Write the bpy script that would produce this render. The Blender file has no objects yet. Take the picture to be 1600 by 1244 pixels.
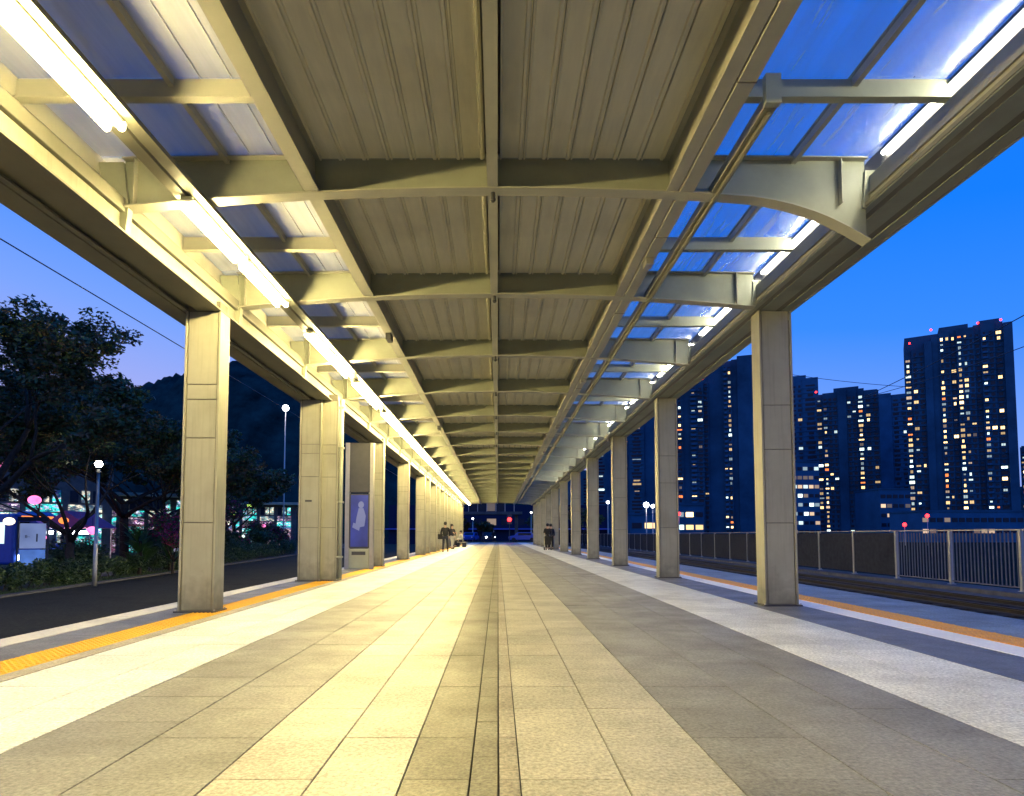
import bpy, bmesh, math, random
from mathutils import Vector, Matrix
R = math.radians
rnd = random.Random(7)
sc = bpy.context.scene
C = sc.collection

# ------------------------------------------------------------------ camera
cam_d = bpy.data.cameras.new('camera')
cam = bpy.data.objects.new('camera', cam_d); C.objects.link(cam)
cam.location = (0, 0, 1.0)
cam.rotation_euler = (R(90 + 3.2), 0, 0)
cam_d.sensor_fit = 'HORIZONTAL'; cam_d.sensor_width = 36; cam_d.lens = 36 * 960 / 1600
cam_d.shift_x = 22 / 1600; cam_d.shift_y = 160.3 / 1600
cam_d.clip_start = 0.05; cam_d.clip_end = 5000
sc.camera = cam

# ------------------------------------------------------------------ dusk sky
W = bpy.data.worlds.new('World'); sc.world = W; W.use_nodes = True
nt = W.node_tree; nt.nodes.clear()
def N(t, k, **a):
    n = t.nodes.new(k)
    for p, v in a.items(): setattr(n, p, v)
    return n
o = N(nt, 'ShaderNodeOutputWorld'); bg = N(nt, 'ShaderNodeBackground')
tc = N(nt, 'ShaderNodeTexCoord'); sep = N(nt, 'ShaderNodeSeparateXYZ')
nt.links.new(tc.outputs['Generated'], sep.inputs[0])
ma = N(nt, 'ShaderNodeMath', operation='MULTIPLY_ADD')      # the glow of the set sun is a little stronger to the left
ma.inputs[1].default_value = 0.16
nt.links.new(sep.outputs['X'], ma.inputs[0]); nt.links.new(sep.outputs['Z'], ma.inputs[2])
rp = N(nt, 'ShaderNodeValToRGB'); cr = rp.color_ramp
pts = [(0.0, (.40, .42, .82)), (0.10, (.37, .41, .84)), (0.22, (.19, .355, .93)), (0.36, (.04, .25, 1.0)), (0.5, (.008, .20, .98)), (1.0, (.004, .15, .80))]
cr.elements[0].position = 0; cr.elements[0].color = (*pts[0][1], 1)
cr.elements[1].position = 1; cr.elements[1].color = (*pts[-1][1], 1)
for p, c in pts[1:-1]:
    e = cr.elements.new(p); e.color = (*c, 1)
nt.links.new(ma.outputs[0], rp.inputs[0]); nt.links.new(rp.outputs[0], bg.inputs[0])
bg.inputs[1].default_value = 0.98
nt.links.new(bg.outputs[0], o.inputs[0])

sc.view_settings.view_transform = 'Standard'; sc.view_settings.look = 'None'
sc.view_settings.exposure = 0.15; sc.view_settings.gamma = 1; sc.view_settings.use_curve_mapping = False
sc.cycles.use_denoising = True
try: sc.cycles.denoiser = 'OPENIMAGEDENOISE'
except Exception: pass
sc.cycles.sample_clamp_indirect = 4; sc.cycles.sample_clamp_direct = 60
sc.cycles.max_bounces = 7; sc.cycles.diffuse_bounces = 4; sc.cycles.glossy_bounces = 3; sc.cycles.transparent_max_bounces = 16
sc.cycles.caustics_reflective = False; sc.cycles.caustics_refractive = False
sc.cycles.use_light_tree = True

# ------------------------------------------------------------------ materials
def mat(name, col, rough=.6, metal=0., var=.12, scale=6., bump=0., bscale=60., spec=.5, stretch=(1, 1, 1), dirt=0.):
    m = bpy.data.materials.new(name); m.use_nodes = True; t = m.node_tree; L = t.links
    b = t.nodes['Principled BSDF']
    b.inputs['Roughness'].default_value = rough; b.inputs['Metallic'].default_value = metal
    b.inputs['Specular IOR Level'].default_value = spec
    g = N(t, 'ShaderNodeNewGeometry'); mp = N(t, 'ShaderNodeMapping'); mp.inputs['Scale'].default_value = stretch
    L.new(g.outputs['Position'], mp.inputs[0])
    n = N(t, 'ShaderNodeTexNoise'); n.inputs['Scale'].default_value = scale; n.inputs['Detail'].default_value = 6; n.inputs['Roughness'].default_value = .65
    L.new(mp.outputs[0], n.inputs['Vector'])
    mr = N(t, 'ShaderNodeMapRange'); mr.inputs[1].default_value = .3; mr.inputs[2].default_value = .7
    mr.inputs[3].default_value = 1 - var; mr.inputs[4].default_value = 1 + var
    L.new(n.outputs['Fac'], mr.inputs[0])
    mx = N(t, 'ShaderNodeVectorMath', operation='SCALE'); mx.inputs[0].default_value = col
    L.new(mr.outputs[0], mx.inputs['Scale'])
    out = mx.outputs[0]
    if dirt:
        n2 = N(t, 'ShaderNodeTexNoise'); n2.inputs['Scale'].default_value = .9; n2.inputs['Detail'].default_value = 8
        L.new(g.outputs['Position'], n2.inputs['Vector'])
        m2 = N(t, 'ShaderNodeMapRange'); m2.inputs[1].default_value = .52; m2.inputs[2].default_value = .72; m2.inputs[3].default_value = 1; m2.inputs[4].default_value = 1 - dirt
        L.new(n2.outputs['Fac'], m2.inputs[0])
        m3 = N(t, 'ShaderNodeVectorMath', operation='SCALE'); L.new(out, m3.inputs[0]); L.new(m2.outputs[0], m3.inputs['Scale']); out = m3.outputs[0]
    L.new(out, b.inputs['Base Color'])
    if bump:
        n3 = N(t, 'ShaderNodeTexNoise'); n3.inputs['Scale'].default_value = bscale; n3.inputs['Detail'].default_value = 4
        L.new(mp.outputs[0], n3.inputs['Vector'])
        bp = N(t, 'ShaderNodeBump'); bp.inputs['Strength'].default_value = bump; bp.inputs['Distance'].default_value = .01
        L.new(n3.outputs['Fac'], bp.inputs['Height']); L.new(bp.outputs[0], b.inputs['Normal'])
    return m
def emis(name, col, st, var=0., scale=3.):
    m = bpy.data.materials.new(name); m.use_nodes = True; t = m.node_tree
    b = t.nodes['Principled BSDF']; b.inputs['Base Color'].default_value = (*[.3 * c for c in col], 1)
    b.inputs['Emission Color'].default_value = (*col, 1); b.inputs['Emission Strength'].default_value = st
    if var:
        g = N(t, 'ShaderNodeNewGeometry'); n = N(t, 'ShaderNodeTexNoise'); n.inputs['Scale'].default_value = scale
        t.links.new(g.outputs['Position'], n.inputs['Vector'])
        mr = N(t, 'ShaderNodeMapRange'); mr.inputs[1].default_value = .3; mr.inputs[2].default_value = .7
        mr.inputs[3].default_value = st * (1 - var); mr.inputs[4].default_value = st * (1 + var)
        t.links.new(n.outputs['Fac'], mr.inputs[0]); t.links.new(mr.outputs[0], b.inputs['Emission Strength'])
    return m
def wink(m, lo, hi):
    t = m.node_tree; b = t.nodes['Principled BSDF']; oi = N(t, 'ShaderNodeObjectInfo'); mr = N(t, 'ShaderNodeMapRange')
    mr.inputs[3].default_value = lo; mr.inputs[4].default_value = hi
    pw = N(t, 'ShaderNodeMath', operation='POWER'); pw.inputs[1].default_value = 2.2
    t.links.new(oi.outputs['Random'], pw.inputs[0]); t.links.new(pw.outputs[0], mr.inputs[0]); t.links.new(mr.outputs[0], b.inputs['Emission Strength'])
def goods(name, cols, st, scale, seed):
    m = emis(name, cols[0], st); t = m.node_tree; b = t.nodes['Principled BSDF']; g = N(t, 'ShaderNodeNewGeometry'); mp = N(t, 'ShaderNodeMapping')
    mp.inputs['Location'].default_value = (seed, seed * 2, seed * 3); mp.inputs['Scale'].default_value = (scale, scale, scale * 1.6)
    v = N(t, 'ShaderNodeTexVoronoi'); v.feature = 'SMOOTH_F1'; v.inputs['Smoothness'].default_value = .25; v.inputs['Detail'].default_value = 1.5; t.links.new(g.outputs['Position'], mp.inputs[0]); t.links.new(mp.outputs[0], v.inputs['Vector'])
    sp = N(t, 'ShaderNodeSeparateXYZ'); t.links.new(v.outputs['Color'], sp.inputs[0]); rp_ = N(t, 'ShaderNodeValToRGB'); rp_.color_ramp.interpolation = 'LINEAR'
    cr_ = rp_.color_ramp; n = len(cols); cr_.elements[0].color = (*cols[0], 1); cr_.elements[1].position = 1 / n; cr_.elements[1].color = (*cols[1], 1)
    for i in range(2, n): e = cr_.elements.new(i / n); e.color = (*cols[i], 1)
    t.links.new(sp.outputs['X'], rp_.inputs[0]); t.links.new(rp_.outputs[0], b.inputs['Emission Color'])
    n_ = N(t, 'ShaderNodeTexNoise'); n_.inputs['Scale'].default_value = 1.1; n_.inputs['Detail'].default_value = 7; n_.inputs['Roughness'].default_value = .75; t.links.new(mp.outputs[0], n_.inputs['Vector'])
    r_ = N(t, 'ShaderNodeMapRange'); r_.inputs[1].default_value = .44; r_.inputs[2].default_value = .66; r_.inputs[3].default_value = .04; r_.inputs[4].default_value = st * 1.7
    t.links.new(n_.outputs['Fac'], r_.inputs[0]); t.links.new(r_.outputs[0], b.inputs['Emission Strength'])
    return m
def tile_mat(name, col, rough=.42):
    m = mat(name, col, rough, 0, .52, 48, .4, 90, .5)
    t = m.node_tree; L = t.links; b = t.nodes['Principled BSDF']
    src = b.inputs['Base Color'].links[0].from_socket
    oi = N(t, 'ShaderNodeObjectInfo')
    mr = N(t, 'ShaderNodeMapRange'); mr.inputs[3].default_value = .88; mr.inputs[4].default_value = 1.08
    L.new(oi.outputs['Random'], mr.inputs[0])
    n = N(t, 'ShaderNodeTexNoise'); n.inputs['Scale'].default_value = 1.3; n.inputs['Detail'].default_value = 7; n.inputs['Roughness'].default_value = .7
    g = N(t, 'ShaderNodeNewGeometry'); L.new(g.outputs['Position'], n.inputs['Vector'])
    m2 = N(t, 'ShaderNodeMapRange'); m2.inputs[1].default_value = .35; m2.inputs[2].default_value = .7; m2.inputs[3].default_value = 1.10; m2.inputs[4].default_value = .66
    L.new(n.outputs['Fac'], m2.inputs[0])
    mm = N(t, 'ShaderNodeMath', operation='MULTIPLY'); L.new(mr.outputs[0], mm.inputs[0]); L.new(m2.outputs[0], mm.inputs[1])
    sc_ = N(t, 'ShaderNodeVectorMath', operation='SCALE'); L.new(src, sc_.inputs[0]); L.new(mm.outputs[0], sc_.inputs['Scale'])
    L.new(sc_.outputs[0], b.inputs['Base Color'])
    r2 = N(t, 'ShaderNodeMapRange'); r2.inputs[1].default_value = .3; r2.inputs[2].default_value = .7; r2.inputs[3].default_value = rough - .08; r2.inputs[4].default_value = rough + .12
    L.new(n.outputs['Fac'], r2.inputs[0]); L.new(r2.outputs[0], b.inputs['Roughness'])
    return m
def glass_mat(name, dust, lo=.7, hi=1.9, gr=.28):
    m = bpy.data.materials.new(name); m.use_nodes = True; t = m.node_tree; t.nodes.clear(); L = t.links
    out = N(t, 'ShaderNodeOutputMaterial')
    tr = N(t, 'ShaderNodeBsdfTransparent'); tr.inputs[0].default_value = (.86, .93, .97, 1)
    gl = N(t, 'ShaderNodeBsdfGlossy'); gl.inputs['Roughness'].default_value = gr
    fr = N(t, 'ShaderNodeFresnel'); fr.inputs[0].default_value = 1.5
    g0 = N(t, 'ShaderNodeNewGeometry'); iv = N(t, 'ShaderNodeMath', operation='SUBTRACT'); iv.inputs[0].default_value = 1; L.new(g0.outputs['Backfacing'], iv.inputs[1])
    fm_ = N(t, 'ShaderNodeMath', operation='MULTIPLY'); L.new(fr.outputs[0], fm_.inputs[0]); L.new(iv.outputs[0], fm_.inputs[1])
    m1 = N(t, 'ShaderNodeMixShader'); L.new(fm_.outputs[0], m1.inputs[0]); L.new(tr.outputs[0], m1.inputs[1]); L.new(gl.outputs[0], m1.inputs[2])
    df = N(t, 'ShaderNodeBsdfDiffuse'); df.inputs[0].default_value = (.75, .76, .76, 1)
    g = N(t, 'ShaderNodeNewGeometry'); mp = N(t, 'ShaderNodeMapping'); mp.inputs['Scale'].default_value = (9, .7, 1)
    L.new(g.outputs['Position'], mp.inputs[0])
    n = N(t, 'ShaderNodeTexNoise'); n.inputs['Scale'].default_value = 1; n.inputs['Detail'].default_value = 5; n.inputs['Roughness'].default_value = .6
    L.new(mp.outputs[0], n.inputs['Vector'])
    mr = N(t, 'ShaderNodeMapRange'); mr.inputs[1].default_value = .35; mr.inputs[2].default_value = .8; mr.inputs[3].default_value = dust * lo; mr.inputs[4].default_value = dust * hi
    L.new(n.outputs['Fac'], mr.inputs[0])
    m2 = N(t, 'ShaderNodeMixShader'); L.new(mr.outputs[0], m2.inputs[0]); L.new(m1.outputs[0], m2.inputs[1]); L.new(df.outputs[0], m2.inputs[2])
    L.new(m2.outputs[0], out.inputs[0])
    return m

def grime(m, h0=.55):
    t = m.node_tree; L = t.links; b = t.nodes['Principled BSDF']; src = b.inputs['Base Color'].links[0].from_socket
    g = N(t, 'ShaderNodeNewGeometry'); sp = N(t, 'ShaderNodeSeparateXYZ'); L.new(g.outputs['Position'], sp.inputs[0])
    n = N(t, 'ShaderNodeTexNoise'); n.inputs['Scale'].default_value = 7; n.inputs['Detail'].default_value = 8; L.new(g.outputs['Position'], n.inputs['Vector'])
    a = N(t, 'ShaderNodeMath', operation='MULTIPLY_ADD'); a.inputs[1].default_value = .9; L.new(n.outputs['Fac'], a.inputs[0]); L.new(sp.outputs['Z'], a.inputs[2])
    mr = N(t, 'ShaderNodeMapRange'); mr.inputs[1].default_value = .40; mr.inputs[2].default_value = .40 + h0; mr.inputs[3].default_value = .55; mr.inputs[4].default_value = 1
    L.new(a.outputs[0], mr.inputs[0])
    mp = N(t, 'ShaderNodeMapping'); mp.inputs['Scale'].default_value = (22, 22, 1.1); L.new(g.outputs['Position'], mp.inputs[0])
    n2 = N(t, 'ShaderNodeTexNoise'); n2.inputs['Scale'].default_value = 1; n2.inputs['Detail'].default_value = 4; L.new(mp.outputs[0], n2.inputs['Vector'])
    m2 = N(t, 'ShaderNodeMapRange'); m2.inputs[1].default_value = .5; m2.inputs[2].default_value = .72; m2.inputs[3].default_value = 1; m2.inputs[4].default_value = .86; L.new(n2.outputs['Fac'], m2.inputs[0])
    mu = N(t, 'ShaderNodeMath', operation='MULTIPLY'); L.new(mr.outputs[0], mu.inputs[0]); L.new(m2.outputs[0], mu.inputs[1])
    v = N(t, 'ShaderNodeVectorMath', operation='SCALE'); L.new(src, v.inputs[0]); L.new(mu.outputs[0], v.inputs['Scale']); L.new(v.outputs[0], b.inputs['Base Color'])
M = dict(
    steel=mat('painted_steel', (.40, .39, .31), .5, 0, .07, 3, .03, 40, .4, dirt=.22),
    steel2=mat('painted_steel_grey', (.33, .345, .26), .5, 0, .08, 3, .03, 40, .4, dirt=.25),
    ceil=mat('ribbed_sheet', (.76, .71, .49), .45, .0, .08, 2.5, .02, 30, .4, (4, .5, 1), dirt=.18),
    eave=mat('eave_paint', (.17, .165, .13), .5, 0, .08, 3, .03, 40, .4, dirt=.25),
    colp=mat('column_paint', (.31, .30, .235), .5, 0, .08, 2.5, .03, 40, .4, dirt=.22),
    seam=mat('sheet_seam', (.13, .12, .10), .7),
    dark=mat('dark_metal', (.06, .06, .065), .5, .3),
    alu=mat('aluminium', (.42, .40, .36), .38, .6, .08, 8),
    glass=glass_mat('canopy_glass', .16),
    glassl=glass_mat('dusty_canopy_glass', .70, .9, 1.25),
    rubber=mat('rubber', (.03, .03, .03), .8),
    grout=mat('grout', (.05, .045, .035), .9, 0, .3, 30),
    t_white=tile_mat('tile_pale_granite', (.74, .74, .66), .40),
    t_cream=tile_mat('tile_cream_granite', (.50, .46, .33), .40),
    t_grey=tile_mat('tile_grey_granite', (.22, .21, .17), .42),
    t_olive=tile_mat('tile_olive_granite', (.20, .185, .125), .42),
    t_dark=tile_mat('tile_dark_granite', (.15, .15, .155), .45),
    t_blue=tile_mat('tile_slate', (.20, .235, .26), .55),
    t_brown=tile_mat('tile_brown', (.33, .295, .21), .6),
    t_paint=mat('white_line_paint', (.82, .82, .78), .6, 0, .08, 30, .1, 90, dirt=.12),
    t_kerb=mat('concrete_edging', (.5, .48, .43), .7, 0, .15, 25, .2, 80, dirt=.3),
    yellow=mat('tactile_yellow', (.78, .42, .015), .55, 0, .15, 40, .2, 90, dirt=.25),
    orange=mat('tactile_orange', (.80, .36, .012), .6, 0, .15, 40, .1, 90, dirt=.2),
    asphalt=mat('asphalt', (.036, .035, .026), .95, 0, .35, 12, .5, 120, .08, dirt=.3),
    ballast=mat('ballast', (.014, .013, .012), .95, 0, .5, 18, .9, 30, .05),
    concrete=mat('concrete', (.11, .105, .10), .85, 0, .2, 4, .3, 40, .15, dirt=.3),
    rail=mat('rail_steel', (.035, .03, .028), .5, .3, spec=.2),
    bark=mat('bark', (.05, .04, .032), .9, 0, .35, 9, .8, 25, .1),
    leaf1=mat('leaf_dark', (.03, .065, .018), .55, 0, .4, 2), leaf2=mat('leaf_mid', (.06, .10, .025), .55, 0, .4, 2),
    leaf3=mat('leaf_brown', (.11, .075, .03), .6, 0, .4, 2), leafp=mat('bougainvillea', (.35, .03, .10), .6, 0, .3, 2),
    grass=mat('grass_green', (.04, .075, .02), .8, 0, .4, 5),
    hill=mat('wooded_hill', (.010, .034, .034), 1, 0, .6, .03, 0, 1, spec=.02),
    bark_b=mat('tower_render', (.022, .085, .145), .9, 0, .35, .08, spec=.1), tower2=mat('tower_render_pale', (.025, .11, .20), .9, 0, .3, .08, spec=.1),
    win_d=mat('dark_window', (.006, .014, .03), .35, 0, .1, 1, spec=.25),
    win_f=mat('window_frame_metal', (.02, .05, .08), .7),
    white=mat('white_paint', (.75, .75, .74), .4), blue=mat('blue_paint', (.02, .08, .42), .35), red=mat('red_paint', (.5, .03, .03), .4),
    navy=mat('navy_cloth', (.015, .018, .035), .9), black=mat('black_cloth', (.010, .010, .012), .9), skin=mat('skin', (.42, .26, .19), .5),
    hair=mat('hair', (.012, .01, .009), .6), jean=mat('denim', (.03, .045, .09), .9), creamc=mat('pale_cloth', (.5, .48, .42), .9),
    e_tube=emis('fluorescent_tube', (1, .80, .34), 220), e_strip=emis('cool_strip', (1, .95, .72), 85),
    e_warm=emis('lit_window_warm', (1, .66, .27), 1.7, .5, .3), e_cool=emis('lit_window_cool', (.72, .92, .86), 1.0, .4, .3),
    e_dim=emis('lit_window_dim', (.9, .62, .36), .45, .4, .3), e_org=emis('lit_window_orange', (1, .25, .05), 1.6),
    e_red=emis('red_lamp', (1, .02, .02), 9), e_white=emis('white_lamp', (.95, .97, 1), 30), e_globe=emis('globe_lamp', (1, .95, .72), 60),
    e_green=emis('green_sign', (.1, .9, .55), 2), e_blue=emis('blue_sign', (.08, .25, 1), 1.6, .5, 1.5), e_pink=emis('pink_sign', (1, .2, .5), 1.8, .4, 2),
    e_shop=emis('shop_light', (.75, 1, .9), 2.4, .6, 2), e_shopw=emis('shop_light_warm', (1, .85, .6), 2.6, .6, 2), e_panel=emis('backlit_panel', (.42, .55, .95), .32, .2, 2),
    e_poster=emis('backlit_poster', (.045, .07, .42), .3, .5, 2),
)
grime(M['colp'])
M['g1'] = goods('goods_green', [(.5, 1, .8), (.02, .04, .05), (.9, 1, .95), (.03, .12, .3), (.3, .8, .6), (.01, .02, .03), (.8, .7, .5)], 1.6, .9, 1)
M['g2'] = goods('goods_blue', [(.03, .15, .8), (.01, .02, .06), (.4, .6, 1), (.02, .05, .3), (1, .95, .9), (.01, .01, .02), (.03, .6, .5)], 1.8, .8, 4)
M['g3'] = goods('goods_warm', [(1, .8, .5), (.03, .02, .02), (.9, .2, .4), (.02, .03, .02), (1, 1, .9), (.4, .05, .4), (.02, .02, .05)], 1.6, 1.0, 9)
M['g4'] = goods('goods_lime', [(.5, .7, .15), (.01, .02, .01), (.8, .8, 1), (.02, .01, .03), (.5, .1, .3), (.01, .02, .02)], 1.5, 1.2, 14)
wink(M['e_warm'], .5, 5.0); wink(M['e_cool'], .3, 3.0); wink(M['e_dim'], .1, 1.3)

# ------------------------------------------------------------------ mesh helpers
class MB:
    def __init__(s): s.v = []; s.f = []; s.mi = []
    def quadbox(s, p, mi=0):                     # eight corner points: bottom four ccw, top four ccw
        b = len(s.v); s.v += [tuple(q) for q in p]
        for f in ((3, 2, 1, 0), (4, 5, 6, 7), (0, 1, 5, 4), (1, 2, 6, 5), (2, 3, 7, 6), (3, 0, 4, 7)):
            s.f.append(tuple(b + i for i in f)); s.mi.append(mi)
        return s
    def box(s, x0, x1, y0, y1, z0, z1, mi=0):
        return s.quadbox([(x0, y0, z0), (x1, y0, z0), (x1, y1, z0), (x0, y1, z0), (x0, y0, z1), (x1, y0, z1), (x1, y1, z1), (x0, y1, z1)], mi)
    def prism(s, poly, a0, a1, axis='y', mi=0):  # poly (u,v) extruded along an axis
        b = len(s.v); n = len(poly)
        for a in (a0, a1):
            for u, v in poly:
                s.v.append((u, a, v) if axis == 'y' else (a, u, v) if axis == 'x' else (u, v, a))
        s.f.append(tuple(range(b, b + n))); s.f.append(tuple(range(b + 2 * n - 1, b + n - 1, -1))); s.mi += [mi, mi]
        for i in range(n):
            j = (i + 1) % n; s.f.append((b + i, b + n + i, b + n + j, b + j)); s.mi.append(mi)
        return s
    def tube(s, pts, rad, n=8, mi=0):
        pts = [Vector(p) for p in pts]
        if not isinstance(rad, (list, tuple)): rad = [rad] * len(pts)
        b = len(s.v); up = Vector((0, 0, 1))
        for i, p in enumerate(pts):
            d = (pts[min(i + 1, len(pts) - 1)] - pts[max(i - 1, 0)]).normalized()
            a = d.cross(up if abs(d.z) < .9 else Vector((1, 0, 0))).normalized(); c = d.cross(a)
            for k in range(n):
                th = 2 * math.pi * k / n; q = p + (a * math.cos(th) + c * math.sin(th)) * rad[i]; s.v.append(tuple(q))
        for i in range(len(pts) - 1):
            for k in range(n):
                s.f.append((b + i * n + k, b + i * n + (k + 1) % n, b + (i + 1) * n + (k + 1) % n, b + (i + 1) * n + k)); s.mi.append(mi)
        s.f.append(tuple(b + n - 1 - k for k in range(n))); s.f.append(tuple(b + (len(pts) - 1) * n + k for k in range(n))); s.mi += [mi, mi]
        return s
    def ball(s, c, r, n=10, m=7, mi=0, sq=(1, 1, 1)):
        b = len(s.v)
        for i in range(m + 1):
            ph = math.pi * i / m
            for k in range(n):
                th = 2 * math.pi * k / n
                s.v.append((c[0] + r * sq[0] * math.sin(ph) * math.cos(th), c[1] + r * sq[1] * math.sin(ph) * math.sin(th), c[2] + r * sq[2] * math.cos(ph)))
        for i in range(m):
            for k in range(n):
                s.f.append((b + i * n + k, b + (i + 1) * n + k, b + (i + 1) * n + (k + 1) % n, b + i * n + (k + 1) % n)); s.mi.append(mi)
        return s
    def mesh(s, name, mats):
        me = bpy.data.meshes.new(name); me.from_pydata(s.v, [], s.f)
        ms = mats if isinstance(mats, (list, tuple)) else [mats]
        for m in ms: me.materials.append(m)
        if len(ms) > 1: me.polygons.foreach_set('material_index', s.mi)
        bm = bmesh.new(); bm.from_mesh(me); bmesh.ops.recalc_face_normals(bm, faces=bm.faces); bm.to_mesh(me); bm.free()
        me.update(); return me
    def build(s, name, mats, parent=None, smooth=False, kind=None, bevel=0, loc=None):
        me = s.mesh(name, mats)
        if smooth: me.polygons.foreach_set('use_smooth', [True] * len(me.polygons))
        return link(name, me, parent, kind, bevel, loc)
def link(name, me, parent=None, kind=None, bevel=0, loc=None):
    ob = bpy.data.objects.new(name, me); C.objects.link(ob)
    if parent: ob.parent = parent
    if kind: ob['kind'] = kind
    if loc: ob.location = loc
    if bevel:
        b = ob.modifiers.new('bevel', 'BEVEL'); b.width = bevel; b.segments = 2; b.limit_method = 'ANGLE'
    return ob
def tag(ob, label, cat, group=None, kind=None):
    ob['label'] = label; ob['category'] = cat
    if group: ob['group'] = group
    if kind: ob['kind'] = kind
    return ob
def thing(name, loc, label, cat, group=None, rz=0):
    ob = bpy.data.objects.new(name, None); C.objects.link(ob); ob.location = loc; ob.rotation_euler = (0, 0, rz)
    return tag(ob, label, cat, group)
def copy_tree(src, parent=None):
    c = src.copy(); C.objects.link(c); c.parent = parent
    for ch in [x for x in KIDS(src)]: copy_tree(ch, c)
    return c
def KIDS(p): return list(p.children)

# ------------------------------------------------------------------ platform floor
YE = 80.0
floor = MB().box(-4.78, 6.19, -9, YE, -.14, -.012).build('platform_floor', M['grout'], kind='structure')
MB().box(-4.70, 6.10, -8.9, YE - .1, -.9, -.143).build('platform_base_wall', M['concrete'], kind='structure')
strips = [(-4.42, -3.94, 't_dark'), (-3.38, -2.71, 't_white'), (-2.71, -2.28, 't_white'), (-2.28, -1.69, 't_grey'), (-1.69, -1.165, 't_grey'),
          (-1.165, -.757, 't_cream'), (-.757, -.392, 't_cream'), (-.392, -.115, 't_olive'), (-.115, .002, 't_olive'), (.004, .090, 't_brown'), (.09, .517, 't_cream2'),
          (.517, .958, 't_cream2'), (.958, 1.515, 't_grey'), (1.515, 2.033, 't_grey'), (2.033, 2.49, 't_grey'), (2.49, 2.99, 't_white'), (2.99, 3.59, 't_white'),
          (3.59, 4.31, 't_dark'), (5.09, 5.64, 't_blue'), (5.64, 6.19, 't_blue')]
M['t_cream2'] = tile_mat('tile_buff_granite', (.44, .41, .30), .40)
TL = .5177; rest = {}
for si, (x0, x1, m) in enumerate(strips):
    w = x1 - x0
    wide = .004 if m != 't_brown' else .002
    tm = MB().box(-w / 2 + wide, w / 2 - wide, -TL / 2 + .0025, TL / 2 - .0025, -.03, 0).mesh('tile', M[m])
    y = 2.577 - TL * 21 + (TL / 2 if si in (3, 8, 13, 16) else 0); row = 0
    while y < YE - .7:
        yc = y + TL / 2
        row += 1; sh = rnd.choice([0, 0, 0, .0, .002, -.002])
        if 1.9 < yc < 9.4 and not (yc < 2.3 and abs(x0) > 2.6):
            t = link('tile', tm, floor); t.location = ((x0 + x1) / 2, yc + sh, rnd.uniform(-.0008, .0008)); t.rotation_euler = (rnd.uniform(-.002, .002), rnd.uniform(-.002, .002), 0)
        else:
            z = rnd.uniform(-.0008, .0008)
            rest.setdefault(m, MB()).box(x0 + wide, x1 - wide, y + .002, y + TL - .002, -.03, z)
        y += TL
for m, b in rest.items(): b.build('tile', M[m], floor, kind='stuff')
# edging strip, tactile paving, painted lines
def along(x0, x1, step, name, m, near=12.0, z=0.002, bumps=None, y_from=-8.6):
    tmb = MB().box(-(x1 - x0) / 2 + .003, (x1 - x0) / 2 - .003, -step / 2 + .002, step / 2 - .002, -.03, z)
    if bumps:
        nx, ny, r = bumps
        for i in range(nx):
            for j in range(ny):
                cx = -(x1 - x0) / 2 + (i + .5) * (x1 - x0) / nx; cy = -step / 2 + (j + .5) * step / ny
                tmb.prism([(cx + r * math.cos(k * math.pi / 3), cy + r * math.sin(k * math.pi / 3)) for k in range(6)], z - .002, z + .006, 'z')
    me = tmb.mesh(name, m); b = MB(); y = y_from
    while y < YE - .2:
        if 1.2 < y < near: link(name, me, floor, loc=((x0 + x1) / 2, y + step / 2, rnd.uniform(-.0008, .0008)))
        else: b.box(x0 + .003, x1 - .003, y + .002, min(y + step, YE) - .002, -.03, z)
        y += step
    b.build(name, m, floor, kind='stuff')
along(-4.78, -4.44, .9, 'edging_slab', M['t_kerb'], 13)
along(-3.93, -3.55, .38, 'tactile_tile', M['yellow'], 14, bumps=(7, 7, .014))
along(-3.545, -3.385, .6, 'edging_tile', M['t_brown'], 9)
along(4.315, 4.665, .9, 'line_slab', M['t_paint'], 12)
along(4.70, 5.08, .38, 'tactile_tile', M['orange'], 12, bumps=(7, 2, .012))
MB().box(-4.78, 6.19, YE, YE + .35, -.14, .012).build('platform_end_kerb', M['t_kerb'], kind='structure')

# ------------------------------------------------------------------ ground, road, track bed, kerbs
def sheet(name, pts, z, m, kind='structure'):
    me = bpy.data.meshes.new(name); me.from_pydata([(x, y, z) for x, y in pts], [], [tuple(range(len(pts)))]); me.materials.append(m)
    return link(name, me, None, kind)
sheet('ground', [(-3000, -300), (3000, -300), (3000, 3000), (-3000, 3000)], -1.05, mat('ground_soil', (.015, .017, .014), 1, 0, .3, .2, spec=.02))
hl = lambda y: -13.0 - .105 * y                 # line of the kerb before the hedge
MB().quadbox([(hl(-20), -20, -1.04), (-4.70, -20, -1.04), (-4.70, 130, -1.04), (hl(130), 130, -1.04), (hl(-20), -20, -.9), (-4.70, -20, -.9), (-4.70, 130, -.9), (hl(130), 130, -.9)]).build('road', M['asphalt'], kind='structure')
MB().quadbox([(hl(-10) - .3, -10, -1.0), (hl(-10), -10, -1.0), (hl(130), 130, -1.0), (hl(130) - .3, 130, -1.0), (hl(-10) - .3, -10, -.835), (hl(-10), -10, -.835), (hl(130), 130, -.835), (hl(130) - .3, 130, -.835)]).build('road_kerb', M['concrete'], kind='structure')
MB().quadbox([(-60, -10, -1.0), (hl(-10) - .3, -10, -1.0), (hl(130) - .3, 130, -1.0), (-60, 130, -1.0), (-60, -10, -.84), (hl(-10) - .3, -10, -.84), (hl(130) - .3, 130, -.84), (-60, 130, -.84)]).build('planting_bed', mat('bed_soil', (.018, .022, .010), .95, 0, .4, 3, .6, 20), kind='structure')
MB().box(6.10, 16.6, -20, 200, -1.04, -.98).build('track_bed', M['ballast'], kind='structure')
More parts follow.
